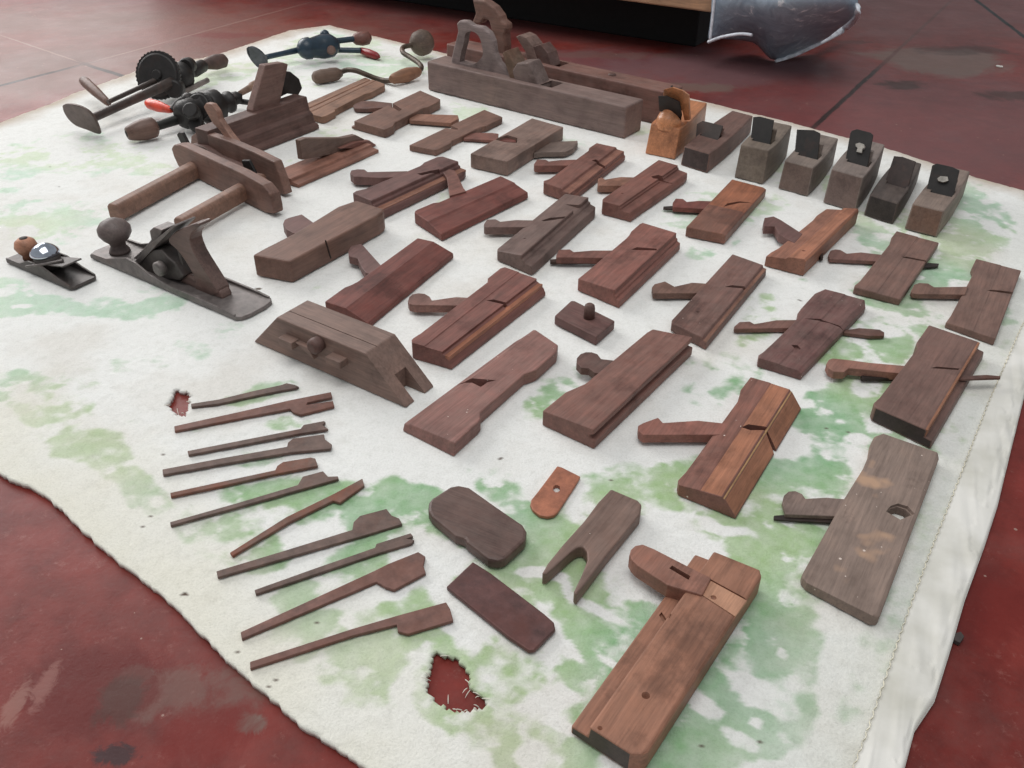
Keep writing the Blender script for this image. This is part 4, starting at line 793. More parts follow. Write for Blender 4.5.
GREEN = [
 (965, 235, 30, 45, 0, .9), (985, 300, 24, 40, 0, .5), (930, 330, 20, 30, 0, .4), (800, 260, 20, 20, 0, .4), (700, 215, 40, 16, 0, .45), (735, 215, 20, 20, 0, .5), (740, 370, 40, 20, 0, .4),
 (600, 625, 90, 50, 20, 1), (620, 690, 60, 55, 0, 1), (530, 640, 45, 50, 20, .9), (560, 530, 45, 30, 30, .7), (480, 690, 60, 50, 30, .85), (560, 740, 70, 40, 0, .9), (720, 690, 60, 110, 35, 1), (690, 750, 50, 40, 0, 1), (780, 520, 60, 40, 0, .9), (790, 655, 26, 30, 0, 1), (765, 735, 26, 30, 0, 1), (775, 600, 30, 50, 20, .9), (745, 490, 60, 30, 10, .8), (810, 480, 40, 26, -20, .6), (795, 690, 40, 60, 20, .8), (400, 520, 50, 34, 20, .8), (410, 625, 50, 30, -10, .9), (370, 680, 40, 34, 0, .8), (330, 600, 40, 24, -10, .7), (300, 505, 60, 24, -10, .6), (245, 545, 40, 24, 0, .6), (570, 575, 60, 40, 20, .6), (915, 260, 40, 40, -20, .5), (890, 300, 30, 30, 0, .6), (850, 350, 40, 30, 0, .5), (860, 420, 40, 34, 0, .6), (30, 300, 50, 16, 5, .6), (60, 220, 60, 18, 0, .5), (20, 165, 40, 18, 0, .5), (110, 165, 60, 12, 0, .45), (310, 50, 60, 14, -10, .6), (390, 66, 40, 12, 0, .6), (120, 310, 40, 12, 0, .5), (80, 445, 40, 16, 20, .5), (150, 500, 40, 16, 30, .5), (40, 405, 50, 14, 10, .5),  # printed pale green foliage: centre and half sizes of each sprig as surveyed, tilt, strength
 (640, 640, 110, 48, 20, .95), (560, 610, 60, 35, 30, .7), (500, 545, 40, 28, 30, .8), (520, 590, 50, 30, 0, .6), (440, 640, 55, 22, 20, .8), (430, 700, 40, 20, 40, .7), (560, 690, 60, 45, 30, .8),
 (700, 745, 60, 35, 0, .9), (740, 690, 45, 60, -60, .9), (790, 650, 35, 40, -50, .6), (800, 700, 30, 35, 0, .6), (850, 690, 30, 30, 0, .35), (780, 540, 50, 25, -30, .9), (790, 580, 30, 40, -50, .7), (700, 500, 60, 22, 20, .6), (740, 520, 50, 20, 10, .7),
 (650, 490, 40, 16, 20, .4), (600, 500, 40, 18, 10, .4), (835, 425, 45, 25, -40, .75), (850, 400, 30, 22, -20, .7), (880, 345, 26, 30, -30, .75), (890, 290, 30, 22, 0, .7), (880, 235, 30, 18, 0, .8), (900, 260, 20, 26, -30, .5), (860, 215, 20, 14, 0, .5),
 (990, 230, 26, 22, 0, .5), (960, 280, 26, 18, 0, .5), (960, 360, 20, 40, -40, .25), (940, 470, 30, 90, 15, .3), (890, 640, 40, 60, 15, .3), (765, 330, 25, 14, -20, .4), (750, 370, 30, 14, 0, .4), (760, 300, 20, 12, 0, .4),
 (720, 250, 24, 10, -20, .4), (760, 205, 20, 12, -20, .5), (700, 200, 26, 10, 0, .4), (830, 180, 14, 12, 0, .5), (780, 170, 14, 14, 0, .4), (590, 380, 40, 20, -30, .5), (560, 400, 30, 14, -30, .5), (720, 380, 40, 14, 20, .35), (700, 400, 30, 14, 0, .35),
 (480, 390, 20, 12, 0, .2), (500, 480, 40, 14, 20, .5), (430, 520, 30, 22, 40, .7), (380, 560, 40, 20, -20, .65), (395, 620, 40, 16, -20, .75), (330, 620, 40, 16, -20, .6), (300, 640, 30, 18, 0, .55), (360, 660, 30, 16, 20, .5), (300, 500, 50, 14, -15, .45), (250, 520, 40, 14, -20, .5),
 (270, 560, 34, 14, -20, .5), (220, 530, 26, 16, 20, .45), (220, 565, 20, 16, 30, .4), (340, 500, 40, 16, -10, .45), (255, 395, 40, 10, -15, .5), (300, 420, 30, 8, -10, .35), (265, 460, 30, 8, -10, .3), (210, 430, 20, 8, 0, .2),
 (80, 440, 30, 12, -15, .5), (120, 475, 26, 12, 20, .5), (165, 505, 22, 12, 30, .45), (200, 535, 22, 12, 30, .45), (40, 415, 22, 12, 20, .5), (60, 398, 28, 10, 0, .5), (20, 380, 24, 10, 0, .4), (75, 380, 20, 10, 0, .4),
 (40, 305, 30, 10, 10, .7), (70, 308, 24, 10, 0, .6), (15, 285, 20, 10, 0, .55), (150, 305, 26, 10, -20, .6), (110, 300, 20, 8, 0, .4), (40, 215, 30, 14, 0, .55), (55, 232, 40, 10, 0, .55), (90, 205, 30, 10, 0, .4), (150, 285, 20, 6, 0, .3), (20, 160, 26, 10, -20, .55), (10, 185, 16, 10, 0, .4),
 (120, 150, 34, 10, 0, .4), (80, 140, 26, 8, 0, .3), (70, 170, 40, 8, 0, .3), (130, 170, 20, 8, 0, .25), (225, 75, 26, 9, -20, .6), (270, 60, 30, 8, -10, .5), (330, 55, 50, 8, 0, .6), (370, 64, 34, 10, 0, .55), (300, 80, 34, 7, 0, .35), (410, 60, 20, 8, 0, .4), (350, 80, 26, 7, 0, .3),
 (465, 110, 24, 7, 10, .45), (560, 140, 26, 6, 10, .3), (640, 130, 20, 6, 0, .35), (330, 130, 20, 8, 0, .3), (300, 160, 14, 8, 0, .25), (430, 230, 30, 8, -20, .2), (450, 200, 16, 8, 0, .3), (230, 330, 20, 10, -20, .35), (180, 350, 40, 8, 10, .25), (140, 365, 30, 8, 0, .25), (300, 290, 20, 8, 0, .2)]
g = np.zeros_like(X)
for cx, cy, rx, ry, an, k in GREEN:
    a = math.radians(an); dx, dy = SX - cx + wx * min(rx, 40) * 2.0, SY - cy + wy * min(ry, 30) * 2.2
    x2, y2 = dx * math.cos(a) + dy * math.sin(a), -dx * math.sin(a) + dy * math.cos(a)
    g = np.maximum(g, min(1, k * 1.15) * np.clip(1.7 - 1.1 * ((x2 / rx) ** 2 + (y2 / ry) ** 2), 0, 1) ** .8)
lace = fbm(X * 26, Y * 26, 31, 3)
WHITE = [(550, 580, 38, 9, 10), (566, 640, 40, 9, 45), (550, 692, 40, 12, 10), (525, 750, 16, 22, 0), (640, 556, 26, 14, 20), (735, 528, 38, 8, 10), (765, 700, 14, 50, -55), (780, 652, 10, 7, 0), (752, 724, 9, 8, 0), (740, 745, 10, 26, -50), (600, 600, 50, 6, 20), (480, 628, 20, 40, 40), (400, 690, 14, 26, 30),
 (640, 670, 40, 6, 30), (700, 700, 10, 30, -50), (830, 680, 14, 60, 10), (560, 720, 40, 7, 30), (620, 735, 30, 6, 0), (450, 570, 30, 8, 30), (350, 600, 26, 8, -20), (410, 590, 20, 10, -20), (255, 600, 30, 10, -20), (300, 580, 24, 8, -20), (850, 440, 16, 8, 0), (880, 330, 12, 8, 0), (905, 240, 14, 5, 0), (40, 222, 22, 5, 0), (36, 304, 14, 5, 0)]
for cx, cy, rx, ry, an in WHITE:
    a = math.radians(an); dx, dy = SX - cx + wx * 60, SY - cy + wy * 60
    x2, y2 = dx * math.cos(a) + dy * math.sin(a), -dx * math.sin(a) + dy * math.cos(a)
    g = g * (1 - .85 * np.clip(1.6 - 1.3 * ((x2 / rx) ** 2 + (y2 / ry) ** 2), 0, 1))
lace = fbm(X * 30, Y * 30, 31, 5)
g = np.clip(g * (0.45 + .8 * np.clip((lace - .40) / .14, 0, 1)), 0, 1)
fine = fbm(X * 90, Y * 90, 41, 4)
fin2 = fbm(X * 55, Y * 55, 45, 5)
g = np.clip((g + (fine - .5) * .5 + (fin2 - .5) * .7 - .22) / .5, 0, 1); g = (g * g * (3 - 2 * g) * (.82 + .5 * (fine - .5)))[..., None]
hue = np.clip((fbm(X * 6, Y * 6, 51, 2) - .35) / .3, 0, 1)[..., None]
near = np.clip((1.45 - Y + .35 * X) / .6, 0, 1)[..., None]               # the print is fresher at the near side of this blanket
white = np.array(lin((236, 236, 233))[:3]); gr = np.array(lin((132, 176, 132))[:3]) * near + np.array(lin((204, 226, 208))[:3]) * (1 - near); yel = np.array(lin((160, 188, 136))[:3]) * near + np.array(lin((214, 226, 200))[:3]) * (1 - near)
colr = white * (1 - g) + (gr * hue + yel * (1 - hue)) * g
border = np.clip(1 - (u[..., 0] + 0 * v[..., 0]) / .085 + (fbm(X * 14, Y * 14, 61) - .5) * .8, 0, 1)[..., None] * .85       # plain cream hem band along the near left edge
cream = np.array(lin((228, 225, 211))[:3]); colr = colr * (1 - border) + cream * border
eb = np.clip(1 - (1 - v[..., 0] + 0 * u[..., 0]) / .075 + (fbm(X * 10, Y * 10, 71) - .5) * .9, 0, 1)[..., None] * .8
colr = colr * (1 - eb) + np.array(lin((218, 220, 212))[:3]) * eb
farb = np.clip(1 - np.minimum(1 - u[..., 0] + 0 * v[..., 0], v[..., 0] + 0 * u[..., 0]) / .03 + (fbm(X * 18, Y * 18, 75) - .5) * .9, 0, 1)[..., None] * .7     # grubby tan outer hems
colr = colr * (1 - farb) + np.array(lin((176, 152, 128))[:3]) * farb
dirt = np.clip((fbm(X * 7, Y * 7, 81, 5) - .56) / .2, 0, 1)[..., None] * .22
colr = colr * (1 - dirt) + np.array(lin((190, 176, 156))[:3]) * dirt
rs = np.random.RandomState(5)
SPK = [(162, 454, 2.4), (143, 527, 1.6), (150, 515, 1.4), (612, 480, 2.5), (825, 428, 2), (848, 432, 1.6), (207, 244, 1.5), (50, 166, 1.2), (58, 186, 1.5), (276, 679, 2), (269, 687, 1.2), (185, 594, 3), (187, 529, 1.2), (500, 458, 2), (535, 434, 1.5), (800, 300, 2.5), (910, 245, 2), (370, 318, 2.5), (258, 288, 4), (700, 745, 2), (950, 600, 1.8), (960, 560, 1.5), (945, 640, 2), (700, 470, 1.4), (760, 740, 1.5), (540, 500, 2)] + [(rs.uniform(20, 1000), rs.uniform(60, 740), rs.uniform(.5, .9)) for _ in range(60)]
for cx, cy, r in SPK:
    q = gpt((cx, cy)); d2 = (X - q[0]) ** 2 + (Y - q[1]) ** 2; colr[d2 < (r * .0009) ** 2 * (.3 + 1.6 * fine)] = np.array(lin((96, 82, 72))[:3])
H = (fbm(X * 4, Y * 4, 101, 3) - .5) * .003 + (fbm(X * 150, Y * 150, 111, 3) - .5) * .0016 - .0012
rip = np.clip(1 - edge / .03, 0, 1); H = H + rip * .003 * (fbm(X * 16, Y * 16, 121) - .2)
H = np.minimum(H, -.0004)
def poly_in(px):
    q = np.array(px); n = len(q); ins = np.zeros_like(X, bool); j = n - 1
    hx, hy = SX + wxx, SY + wyy
    for i in range(n):
        c = ((q[i, 1] > hy) != (q[j, 1] > hy)) & (hx < (q[j, 0] - q[i, 0]) * (hy - q[i, 1]) / (q[j, 1] - q[i, 1] + 1e-9) + q[i, 0]); ins ^= c; j = i
    return ins
wxx = (fbm(X * 110, Y * 110, 141, 3) - .5) * 16; wyy = (fbm(X * 110 + 7, Y * 110, 142, 3) - .5) * 16
hole = poly_in([(431, 662), (440, 655), (452, 656), (464, 668), (472, 684), (484, 698), (480, 706), (462, 709), (444, 706), (432, 692)])
wxx = wxx * .5; wyy = wyy * .5
hole |= poly_in([(168, 406), (174, 398), (176, 390), (186, 392), (189, 402), (186, 416), (176, 413)])
def gridmesh(name, X, Y, Zz, col, skip=None, thick=.0):
    n, m = X.shape; me = bpy.data.meshes.new(name)
    co = np.stack([X, Y, Zz], -1).reshape(-1, 3); idx = np.arange(n * m).reshape(n, m)
    f = np.stack([idx[:-1, :-1], idx[:-1, 1:], idx[1:, 1:], idx[1:, :-1]], -1)
    if skip is not None: f = f[~(skip[:-1, :-1] | skip[1:, 1:] | skip[:-1, 1:])]
    f = f.reshape(-1, 4)
    # underside and rim
    N0 = n * m; bot = co.copy(); bot[:, 2] = np.minimum(bot[:, 2] - thick, FLOOR + .0006 + 0 * bot[:, 2]) if thick else bot[:, 2] - .001
    ed = {}
    E = np.concatenate([f[:, [0, 1]], f[:, [1, 2]], f[:, [2, 3]], f[:, [3, 0]]])
    key = np.sort(E, 1); kk = key[:, 0].astype(np.int64) * (n * m) + key[:, 1]; _, inv, cnt = np.unique(kk, return_inverse=True, return_counts=True)
    B = E[cnt[inv] == 1]
    rim = np.stack([B[:, 1], B[:, 0], B[:, 0] + N0, B[:, 1] + N0], 1)
    F = np.concatenate([f, f[:, ::-1] + N0, rim]); C = np.concatenate([co, bot])
    used = np.unique(F); rem = np.full(2 * N0, -1); rem[used] = np.arange(len(used)); F = rem[F]; C = C[used]
    me.vertices.add(len(C)); me.vertices.foreach_set('co', C.ravel())
    me.loops.add(F.size); me.loops.foreach_set('vertex_index', F.ravel().astype(np.int32))
    me.polygons.add(len(F)); me.polygons.foreach_set('loop_start', np.arange(0, F.size, 4, dtype=np.int32)); me.polygons.foreach_set('use_smooth', np.ones(len(F), bool))
    me.update(calc_edges=True)
    if col is not None:
        at = me.color_attributes.new('print', 'FLOAT_COLOR', 'POINT'); c4 = np.concatenate([col.reshape(-1, 3), np.ones((N0, 1))], 1); c4 = np.concatenate([c4, c4])[used]
        at.data.foreach_set('color', c4.ravel().astype(np.float32))
    me.validate(); return me
mb, nt, bs = new_mat('blanket_wool'); Lk = nt.links.new
at = N(nt, 'ShaderNodeAttribute', attribute_name='print'); tc = N(nt, 'ShaderNodeTexCoord')
nz = N(nt, 'ShaderNodeTexNoise', Scale=420.0, Detail=4.0, Roughness=0.7); Lk(tc.outputs['Object'], nz.inputs['Vector'])
n2 = N(nt, 'ShaderNodeTexNoise', Scale=60.0, Detail=8.0, Roughness=0.7); Lk(tc.outputs['Object'], n2.inputs['Vector'])
rp = ramp(nt, nz.outputs['Fac'], [(0.3, (.88, .88, .87, 1)), (0.55, (1, 1, 1, 1))]); r2 = ramp(nt, n2.outputs['Fac'], [(0.3, (.91, .91, .9, 1)), (0.5, (1, 1, 1, 1))])
Lk(mix(nt, 1.0, mix(nt, 1.0, at.outputs['Color'], rp.outputs[0], 'MULTIPLY'), r2.outputs[0], 'MULTIPLY'), bs.inputs['Base Color'])
bs.inputs['Roughness'].default_value = .95; bs.inputs['Specular IOR Level'].default_value = .1; bs.inputs['Sheen Weight'].default_value = .15
bp = N(nt, 'ShaderNodeBump', Strength=.5, Distance=.0025); Lk(nz.outputs['Fac'], bp.inputs['Height']); Lk(bp.outputs[0], bs.inputs['Normal'])
me = gridmesh('blanket', X, Y, H, colr, hole, .003); me.materials.append(mb)
bl = bpy.data.objects.new('blanket', me); COL.objects.link(bl)
bl['label'] = 'large worn white wool blanket with pale green leaf print, spread on the red floor'; bl['category'] = 'blanket'
# satin binding along the right edge with its stitching
nb_ = 26; tt = np.linspace(0, 1, nb_)[None, :]
sl = resample([(790, 960), (838, 815), (853, 768), (866, 734), (905, 620), (930, 552), (948, 507), (966, 460), (986, 408), (1020, 330), (1078, 215)], NU)
ww = 1.006
oX = (eR[:, 0:1] * tt * ww + sl[:, 0:1] * (1 - tt * ww)); oY = (eR[:, 1:2] * tt * ww + sl[:, 1:2] * (1 - tt * ww))
al = np.linspace(0, 1, NU)[:, None]
oZ = .0018 + .0022 * np.sin(math.pi * tt) ** .6 * (0.25 + fbm(al * 22 + tt * 1.2, tt * 1.6 + al * 3, 151, 3)) + .0012 * np.sin(al * 130 + 5 * fbm(al * 9 + tt, tt, 7) + tt * 4) * tt * (fbm(al * 12, tt * 2, 9) > .45)
oZ = np.where(tt > .97, -.003, oZ) + 0 * al
ms, nt, bs = new_mat('satin_binding'); n2 = N(nt, 'ShaderNodeTexNoise', Scale=14.0, Detail=6.0); tc = N(nt, 'ShaderNodeTexCoord'); nt.links.new(tc.outputs['Object'], n2.inputs['Vector'])
rr = ramp(nt, n2.outputs['Fac'], [(.35, lin((196, 194, 184))), (.6, lin((222, 220, 214)))]); nt.links.new(rr.outputs[0], bs.inputs['Base Color']); bs.inputs['Roughness'].default_value = .55; bs.inputs['Sheen Weight'].default_value = .2
me = gridmesh('binding', oX, oY, oZ, None, None, .0); me.materials.append(ms)
bo = bpy.data.objects.new('binding', me); COL.objects.link(bo); bo.parent = bl; bo['label'] = 'smooth white satin binding along the right edge'
bm = bmesh.new(); q = resample([(790, 960), (838, 815), (853, 768), (866, 734), (905, 620), (930, 552), (948, 507), (966, 460), (986, 408), (1020, 330), (1078, 215)], 250)
for i in range(0, 249):
    a = V((q[i][0], q[i][1], .0035)); b_ = V((q[i + 1][0], q[i + 1][1], .0035)); d = (b_ - a).normalized(); s = V((-d.y, d.x, 0)) * .0009 * (1 if i % 2 else -1)
    extrude([a - s - d * .0006, a - s + d * .0006, b_ * .75 + a * .25 + s + d * .0006, b_ * .75 + a * .25 + s - d * .0006], (0, 0, -.0014), 0, bm)
me = bpy.data.meshes.new('stitching'); bm.to_mesh(me); bm.free(); me.materials.append(plain('thread', (226, 220, 200), .8))
so = bpy.data.objects.new('stitching', me); COL.objects.link(so); so.parent = bl
# frayed wool around the two holes
bm = bmesh.new(); random.seed(3)
hm = hole[1:-1, 1:-1] & ~(hole[:-2, 1:-1] & hole[2:, 1:-1] & hole[1:-1, :-2] & hole[1:-1, 2:])
for i, j in zip(*np.nonzero(hm)):
    if random.random() < .72: continue
    c = V((X[i + 1, j + 1], Y[i + 1, j + 1], -.001)); a = random.uniform(0, math.tau)
    d = V((math.cos(a), math.sin(a), random.uniform(-.2, .5))) * random.uniform(.003, .009)
    tube([c, c + d * .5 + V((0, 0, .001)), c + d], [.0004, .0004, .0002], 5, 2, None, bm)
me = bpy.data.meshes.new('frayed_edge'); bm.to_mesh(me); bm.free(); me.materials.append(plain('frayed_wool', (214, 208, 196), .9))
fo = bpy.data.objects.new('frayed_edge', me); COL.objects.link(fo); fo.parent = bl; fo['kind'] = 'stuff'

# ------------------------------------------------------------------ red painted concrete floor
mf, nt, bs = new_mat('red_floor_paint'); Lk = nt.links.new
tc = N(nt, 'ShaderNodeTexCoord'); oc = tc.outputs['Object']
def nz(scale, det=6.0, rough=.6, dist=0.0):
    n = N(nt, 'ShaderNodeTexNoise', Scale=scale, Detail=det, Roughness=rough, Distortion=dist); Lk(oc, n.inputs['Vector']); return n.outputs['Fac']
base = ramp(nt, nz(3.2, 6, .6), [(.3, lin((100, 36, 32))), (.5, lin((118, 44, 38))), (.72, lin((126, 56, 50)))]).outputs[0]
base = mix(nt, .7, base, ramp(nt, nz(26, 8, .7), [(.3, (.6, .58, .58, 1)), (.5, (1, 1, 1, 1)), (.72, (1.3, 1.4, 1.42, 1))]).outputs[0], 'MULTIPLY')
wr = ramp(nt, nz(4.5, 10, .75), [(.46, (0, 0, 0, 1)), (.66, (.55, .55, .55, 1))]); base = mix(nt, wr.outputs[0], base, lin((108, 72, 68)))
wr = ramp(nt, nz(60, 6, .8), [(.58, (0, 0, 0, 1)), (.72, (.5, .5, .5, 1))]); base = mix(nt, wr.outputs[0], base, lin((150, 104, 96)))
# worn patches of bare concrete, stains and broad far greying: surveyed places, rough outlines
def blob(px, rx, ry, k, col, base, dist=.5, scale=9):
    p = P(px, FLOOR); q = N(nt, 'ShaderNodeVectorMath', operation='SUBTRACT'); q.inputs[1].default_value = p; Lk(oc, q.inputs[0])
    m = N(nt, 'ShaderNodeMapping'); m.vector_type = 'POINT'; m.inputs['Scale'].default_value = (1 / rx, 1 / ry, 0); Lk(q.outputs[0], m.inputs[0])
    ln = N(nt, 'ShaderNodeVectorMath', operation='LENGTH'); Lk(m.outputs[0], ln.inputs[0])
    ad = N(nt, 'ShaderNodeMath', operation='MULTIPLY_ADD'); ad.inputs[1].default_value = 2.4; Lk(nz(min(70, .55 / min(rx, ry)), 9, .72, .8), ad.inputs[0]); Lk(ln.outputs['Value'], ad.inputs[2])
    r = ramp(nt, ad.outputs[0], [(0, (k, k, k, 1)), (1, (0, 0, 0, 1))]); sub = N(nt, 'ShaderNodeMapRange'); sub.inputs['From Min'].default_value = 1.75; sub.inputs['From Max'].default_value = 2.12; Lk(ad.outputs[0], sub.inputs[0])
    Lk(sub.outputs[0], r.inputs[0]); return mix(nt, r.outputs[0], base, col)
GREYP, DARKP = lin((112, 96, 88)), lin((58, 40, 36))
for b_ in [((620, -10), 2.4, .9, .55, lin((104, 74, 74))), ((560, 66), .8, .22, .6, lin((112, 82, 86))), ((700, 70), .5, .16, .5, lin((118, 92, 94))), ((930, 120), .7, .6, .5, lin((106, 76, 78))), ((90, 40), 1.0, .6, .5, lin((122, 92, 84))), ((960, 140), .3, .2, .2, lin((106, 74, 74))), ((935, 60), .22, .16, .75, GREYP), ((905, 85), .08, .05, .8, DARKP), ((960, 50), .16, .06, .6, DARKP), ((1010, 95), .09, .05, .7, DARKP), ((690, 88), .14, .05, .7, GREYP), ((600, 55), .25, .05, .35, GREYP), ((850, 42), .10, .03, .5, DARKP),
           ((100, 70), .5, .3, .3, GREYP), ((40, 20), .6, .25, .3, GREYP), ((215, 35), .16, .05, .5, lin((110, 34, 36))), ((180, 690), .11, .03, .45, GREYP), ((140, 675), .02, .014, .8, GREYP), ((248, 724), .016, .012, .8, GREYP),
           ((95, 690), .075, .05, .7, lin((92, 18, 14))), ((215, 728), .05, .04, .6, lin((108, 24, 18))), ((115, 755), .022, .012, .8, lin((40, 36, 40))), ((120, 700), .02, .03, .6, lin((70, 50, 44))), ((985, 600), .09, .07, .55, lin((98, 22, 18))), ((15, 705), .010, .03, .55, lin((150, 110, 100))), ((45, 685), .010, .03, .5, lin((150, 104, 96)))]:
    base = blob(*b_[:4], b_[4], base)
def line(p, q, w, col, base, wob=.004):
    a, b = P(p, FLOOR), P(q, FLOOR); d = (b - a); Lh = d.length / 2; c = (a + b) / 2; d.normalize(); n = V((-d.y, d.x, 0))
    s = N(nt, 'ShaderNodeVectorMath', operation='SUBTRACT'); s.inputs[1].default_value = c; Lk(oc, s.inputs[0])
    o = []
    for ax, lim in ((n, w), (d, Lh)):
        dt = N(nt, 'ShaderNodeVectorMath', operation='DOT_PRODUCT'); dt.inputs[1].default_value = ax; Lk(s.outputs[0], dt.inputs[0])
        ad = N(nt, 'ShaderNodeMath', operation='MULTIPLY_ADD'); ad.inputs[1].default_value = wob * 2; Lk(nz(25, 3), ad.inputs[0]); Lk(dt.outputs['Value'], ad.inputs[2])
        sb = N(nt, 'ShaderNodeMath', operation='SUBTRACT'); sb.inputs[1].default_value = wob; Lk(ad.outputs[0], sb.inputs[0])
        ab = N(nt, 'ShaderNodeMath', operation='ABSOLUTE'); Lk(sb.outputs[0], ab.inputs[0])
        sm = N(nt, 'ShaderNodeMapRange'); sm.inputs['From Min'].default_value = lim * 1.3; sm.inputs['From Max'].default_value = lim * .7; Lk(ab.outputs[0], sm.inputs[0]); o.append(sm.outputs[0])
    mu = N(nt, 'ShaderNodeMath', operation='MULTIPLY'); Lk(o[0], mu.inputs[0]); Lk(o[1], mu.inputs[1]); return mix(nt, mu.outputs[0], base, col)
JT = lin((50, 36, 34))
for p, q, w, c in [((-60, 101), (85, 64), .007, JT), ((85, 64), (300, 5), .003, lin((138, 108, 100))), ((0, 35), (85, 64), .003, lin((136, 104, 96))), ((85, 64), (190, 98), .007, JT), ((805, 135), (885, 62), .006, JT), ((885, 62), (952, 0), .005, lin((96, 62, 58))), ((960, -12), (1060, 64), .007, lin((16, 15, 16)))]:
    base = line(p, q, w, c, base)
sp = N(nt, 'ShaderNodeTexVoronoi', Scale=34.0); Lk(oc, sp.inputs['Vector'])
th = N(nt, 'ShaderNodeMath', operation='MULTIPLY_ADD'); th.inputs[1].default_value = .32; th.inputs[2].default_value = -.125; Lk(nz(7, 3), th.inputs[0])
lt = N(nt, 'ShaderNodeMath', operation='LESS_THAN'); Lk(sp.outputs['Distance'], lt.inputs[0]); Lk(th.outputs[0], lt.inputs[1])
base = mix(nt, lt.outputs[0], base, lin((150, 118, 108)))
Lk(base, bs.inputs['Base Color'])
rg = N(nt, 'ShaderNodeMapRange'); rg.inputs['To Min'].default_value = .3; rg.inputs['To Max'].default_value = .62; Lk(nz(9, 6, .65), rg.inputs[0]); Lk(rg.outputs[0], bs.inputs['Roughness']); bs.inputs['Specular IOR Level'].default_value = .22
bp = N(nt, 'ShaderNodeBump', Strength=.25, Distance=.003); Lk(nz(40, 8, .7), bp.inputs['Height']); Lk(bp.outputs[0], bs.inputs['Normal'])
bm = bmesh.new(); bmesh.ops.create_grid(bm, x_segments=4, y_segments=4, size=6); bmesh.ops.translate(bm, vec=(0, 3, FLOOR), verts=bm.verts)
ex = bmesh.ops.extrude_face_region(bm, geom=bm.faces[:]); bmesh.ops.translate(bm, vec=(0, 0, -.1), verts=[q for q in ex['geom'] if isinstance(q, bmesh.types.BMVert)]); bmesh.ops.recalc_face_normals(bm, faces=bm.faces)
me = bpy.data.meshes.new('floor'); bm.to_mesh(me); bm.free(); me.materials.append(mf)
fl = bpy.data.objects.new('floor', me); COL.objects.link(fl); fl['kind'] = 'structure'

# ------------------------------------------------------------------ low dark platform under a tan board, far side
hb = .125
p0, p1 = P((617, 0), hb), P((713, 13), hb); e = (p1 - p0).normalized(); w = V((-e.y, e.x, 0))
t = Thing('low_platform', 'low dark platform with tan board edge and black space under it, beyond the blanket', 'platform', None, (p1.x, p1.y, FLOOR), angle(e))
o = p1 - e * 2.2
t.part('side_board', box(V((o.x, o.y, hb)), e, w, UP, 2.2, .025, .34, .004), wood((150, 112, 80), .3), label='tan board')
t.part('deck', box(V((o.x, o.y, hb + .02)) + w * .025, e, w, UP, 2.2, 1.3, .30, .004), plain('dark_cloth', (26, 24, 24), .9))
t.part('shade_slab', box(V((o.x, o.y, FLOOR)) + w * .17 - e * .0, e, w, UP, 2.1, .1, hb + .02 - FLOOR, .004), plain('shade_black', (18, 17, 17), .8))  # added black slab standing for the shade under the platform
t.part('shade_slab', box(V((o.x, o.y, FLOOR)) + w * 1.2, e, w, UP, 2.2, .1, hb + .02 - FLOOR, .004), plain('shade_black', (18, 17, 17), .8))  # added back slab, closes the gap to keep it dark
# plastic sheet draped over its corner
mp_, nt, bs = new_mat('plastic_sheet'); Lk = nt.links.new
tc = N(nt, 'ShaderNodeTexCoord'); n1 = N(nt, 'ShaderNodeTexNoise', Scale=18.0, Detail=8.0, Roughness=.7, Distortion=1.2); Lk(tc.outputs['Object'], n1.inputs['Vector'])
r = ramp(nt, n1.outputs['Fac'], [(.36, lin((140, 158, 176))), (.58, lin((172, 188, 202))), (.66, lin((244, 248, 252)))]); Lk(r.outputs[0], bs.inputs['Base Color'])  # white stop paints glints of the crinkles into the colour
bs.inputs['Roughness'].default_value = .38; bs.inputs['Specular IOR Level'].default_value = .45
bp = N(nt, 'ShaderNodeBump', Strength=.55, Distance=.01); Lk(n1.outputs['Fac'], bp.inputs['Height']); Lk(bp.outputs[0], bs.inputs['Normal'])
mh = plain('plastic_hem', (222, 226, 234), .35)
def sheet(rows, m=18):
    """rows of 3D polylines -> smooth crumpled double-sided sheet"""
    bm = bmesh.new(); R = []
    rows = [smooth_path(r, 5) for r in rows]; k = len(rows[0]); cols = [smooth_path([r[j] for r in rows], 7) for j in range(k)]
    for i in range(len(cols[0])):
        R.append([bm.verts.new(cols[j][i] + V((0, -1, .3)) * (noise.noise(cols[j][i] * 22) * .008 + noise.noise(cols[j][i] * 60) * .003)) for j in range(k)])
    for a, b in zip(R, R[1:]):
        for j in range(k - 1): bm.faces.new((a[j], a[j + 1], b[j + 1], b[j]))
    bmesh.ops.recalc_face_normals(bm, faces=bm.faces)
    bmesh.ops.solidify(bm, geom=bm.faces[:], thickness=.0012)
    for f in bm.faces: f.smooth = True
    return bm
def depth(px, k): # point on the vertical plane k metres in front of the board
    return vplane(px, p0 - w * k, p1 - w * k)
t = Thing('plastic_sheet', 'crumpled grey plastic sheet hanging over the platform corner down to the floor', 'plastic sheet', None, (p1.x, p1.y, FLOOR), angle(e))
tip = P((776, 61), FLOOR + .002)
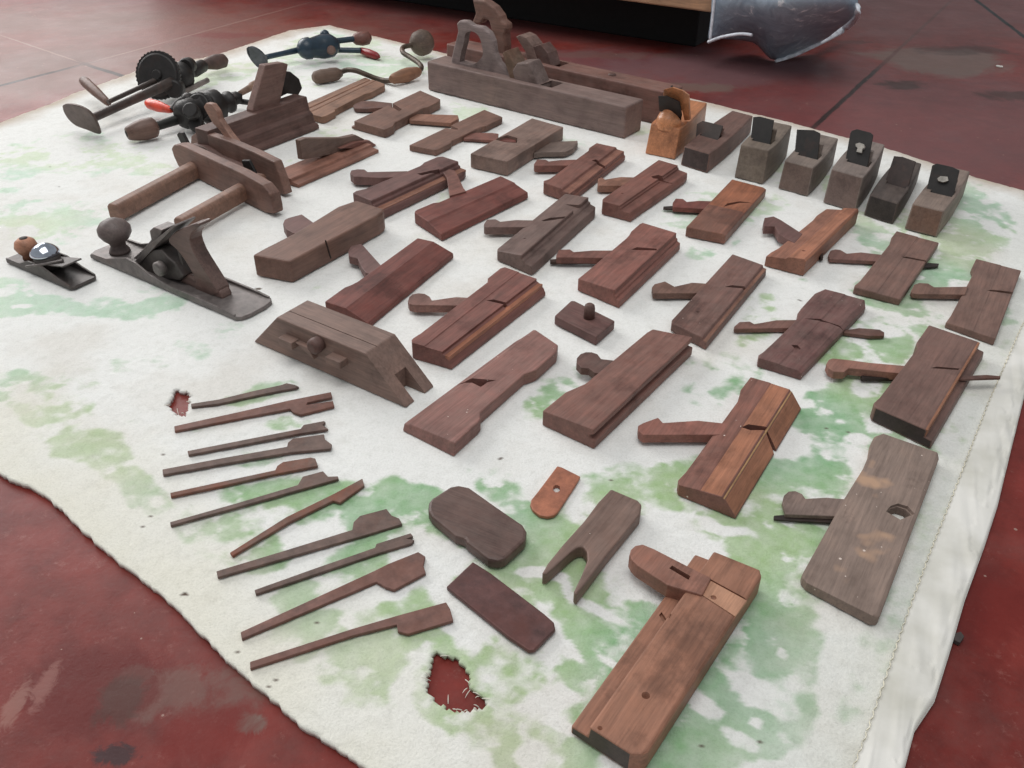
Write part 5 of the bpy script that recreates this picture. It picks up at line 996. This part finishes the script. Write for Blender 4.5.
top = [depth((712, -26), .012), depth((748, -22), .02), depth((790, -22), .03), depth((830, -24), .0), depth((862, -28), -.06)]
midr = [depth((712, 2), .015), depth((752, 10), .03), depth((785, 8), .06), depth((828, 6), .04), depth((858, 0), -.03)]
low = [depth((708, 38), .012), P((752, 42), .028), P((776, 60), FLOOR + .003), P((820, 42), .03), depth((858, 13), -.02)]
t.part('sheet', sheet([top, midr, low]), mp_)
hem = [P((776, 61), FLOOR + .004), P((795, 53), .008), P((822, 40), .032), P((846, 27), .045), depth((858, 13), -.02), depth((858, 4), -.02)]
t.part('hem', tube([q - w * .004 for q in hem], [.004, .010, .011, .011, .009, .006], 10, 6, (V((.3, -.5, .8)), .5)), mh, label='pale folded hem')
hem = [depth((708, 42), .018), depth((722, 37), .02), depth((740, 34), .022), depth((752, 35), .024)]
t.part('hem', tube(hem, .004, 8), mh, label='pale folded hem')
hem = [depth((716, -20), .018), depth((714, 5), .018), depth((710, 40), .018)]
t.part('hem', tube(hem, .0035, 8), mh, label='pale folded hem')

# ------------------------------------------------------------------ daylight and overhead fill
wd = bpy.data.worlds.new('world'); SC.world = wd; wd.use_nodes = True; nt = wd.node_tree; bg = nt.nodes['Background']
bg.inputs['Color'].default_value = (.93, .97, 1.0, 1); bg.inputs['Strength'].default_value = .40
def area(name, loc, aim, sx, sy, power, col):
    d = bpy.data.lights.new(name, 'AREA'); d.shape = 'RECTANGLE'; d.size = sx; d.size_y = sy; d.energy = power; d.color = col
    o = bpy.data.objects.new(name, d); COL.objects.link(o); o.location = loc; o.rotation_euler = (V(aim) - V(loc)).to_track_quat('-Z', 'Y').to_euler(); return o
area('doorway_daylight', (-3.3, 4.6, 2.3), (0, 1.0, 0), 3.4, 2.6, 175, (1.0, .98, .96))
area('overhead_soft_fill', (-.4, .6, 4.2), (0, 1.0, 0), 3.0, 3.0, 90, (1.0, .98, .96))  # added soft fill from overhead, no roof opening known
SC.view_settings.view_transform = 'Standard'; SC.view_settings.look = 'None'; SC.view_settings.gamma = 1; SC.view_settings.use_curve_mapping = False
SC.view_settings.exposure = 0.0
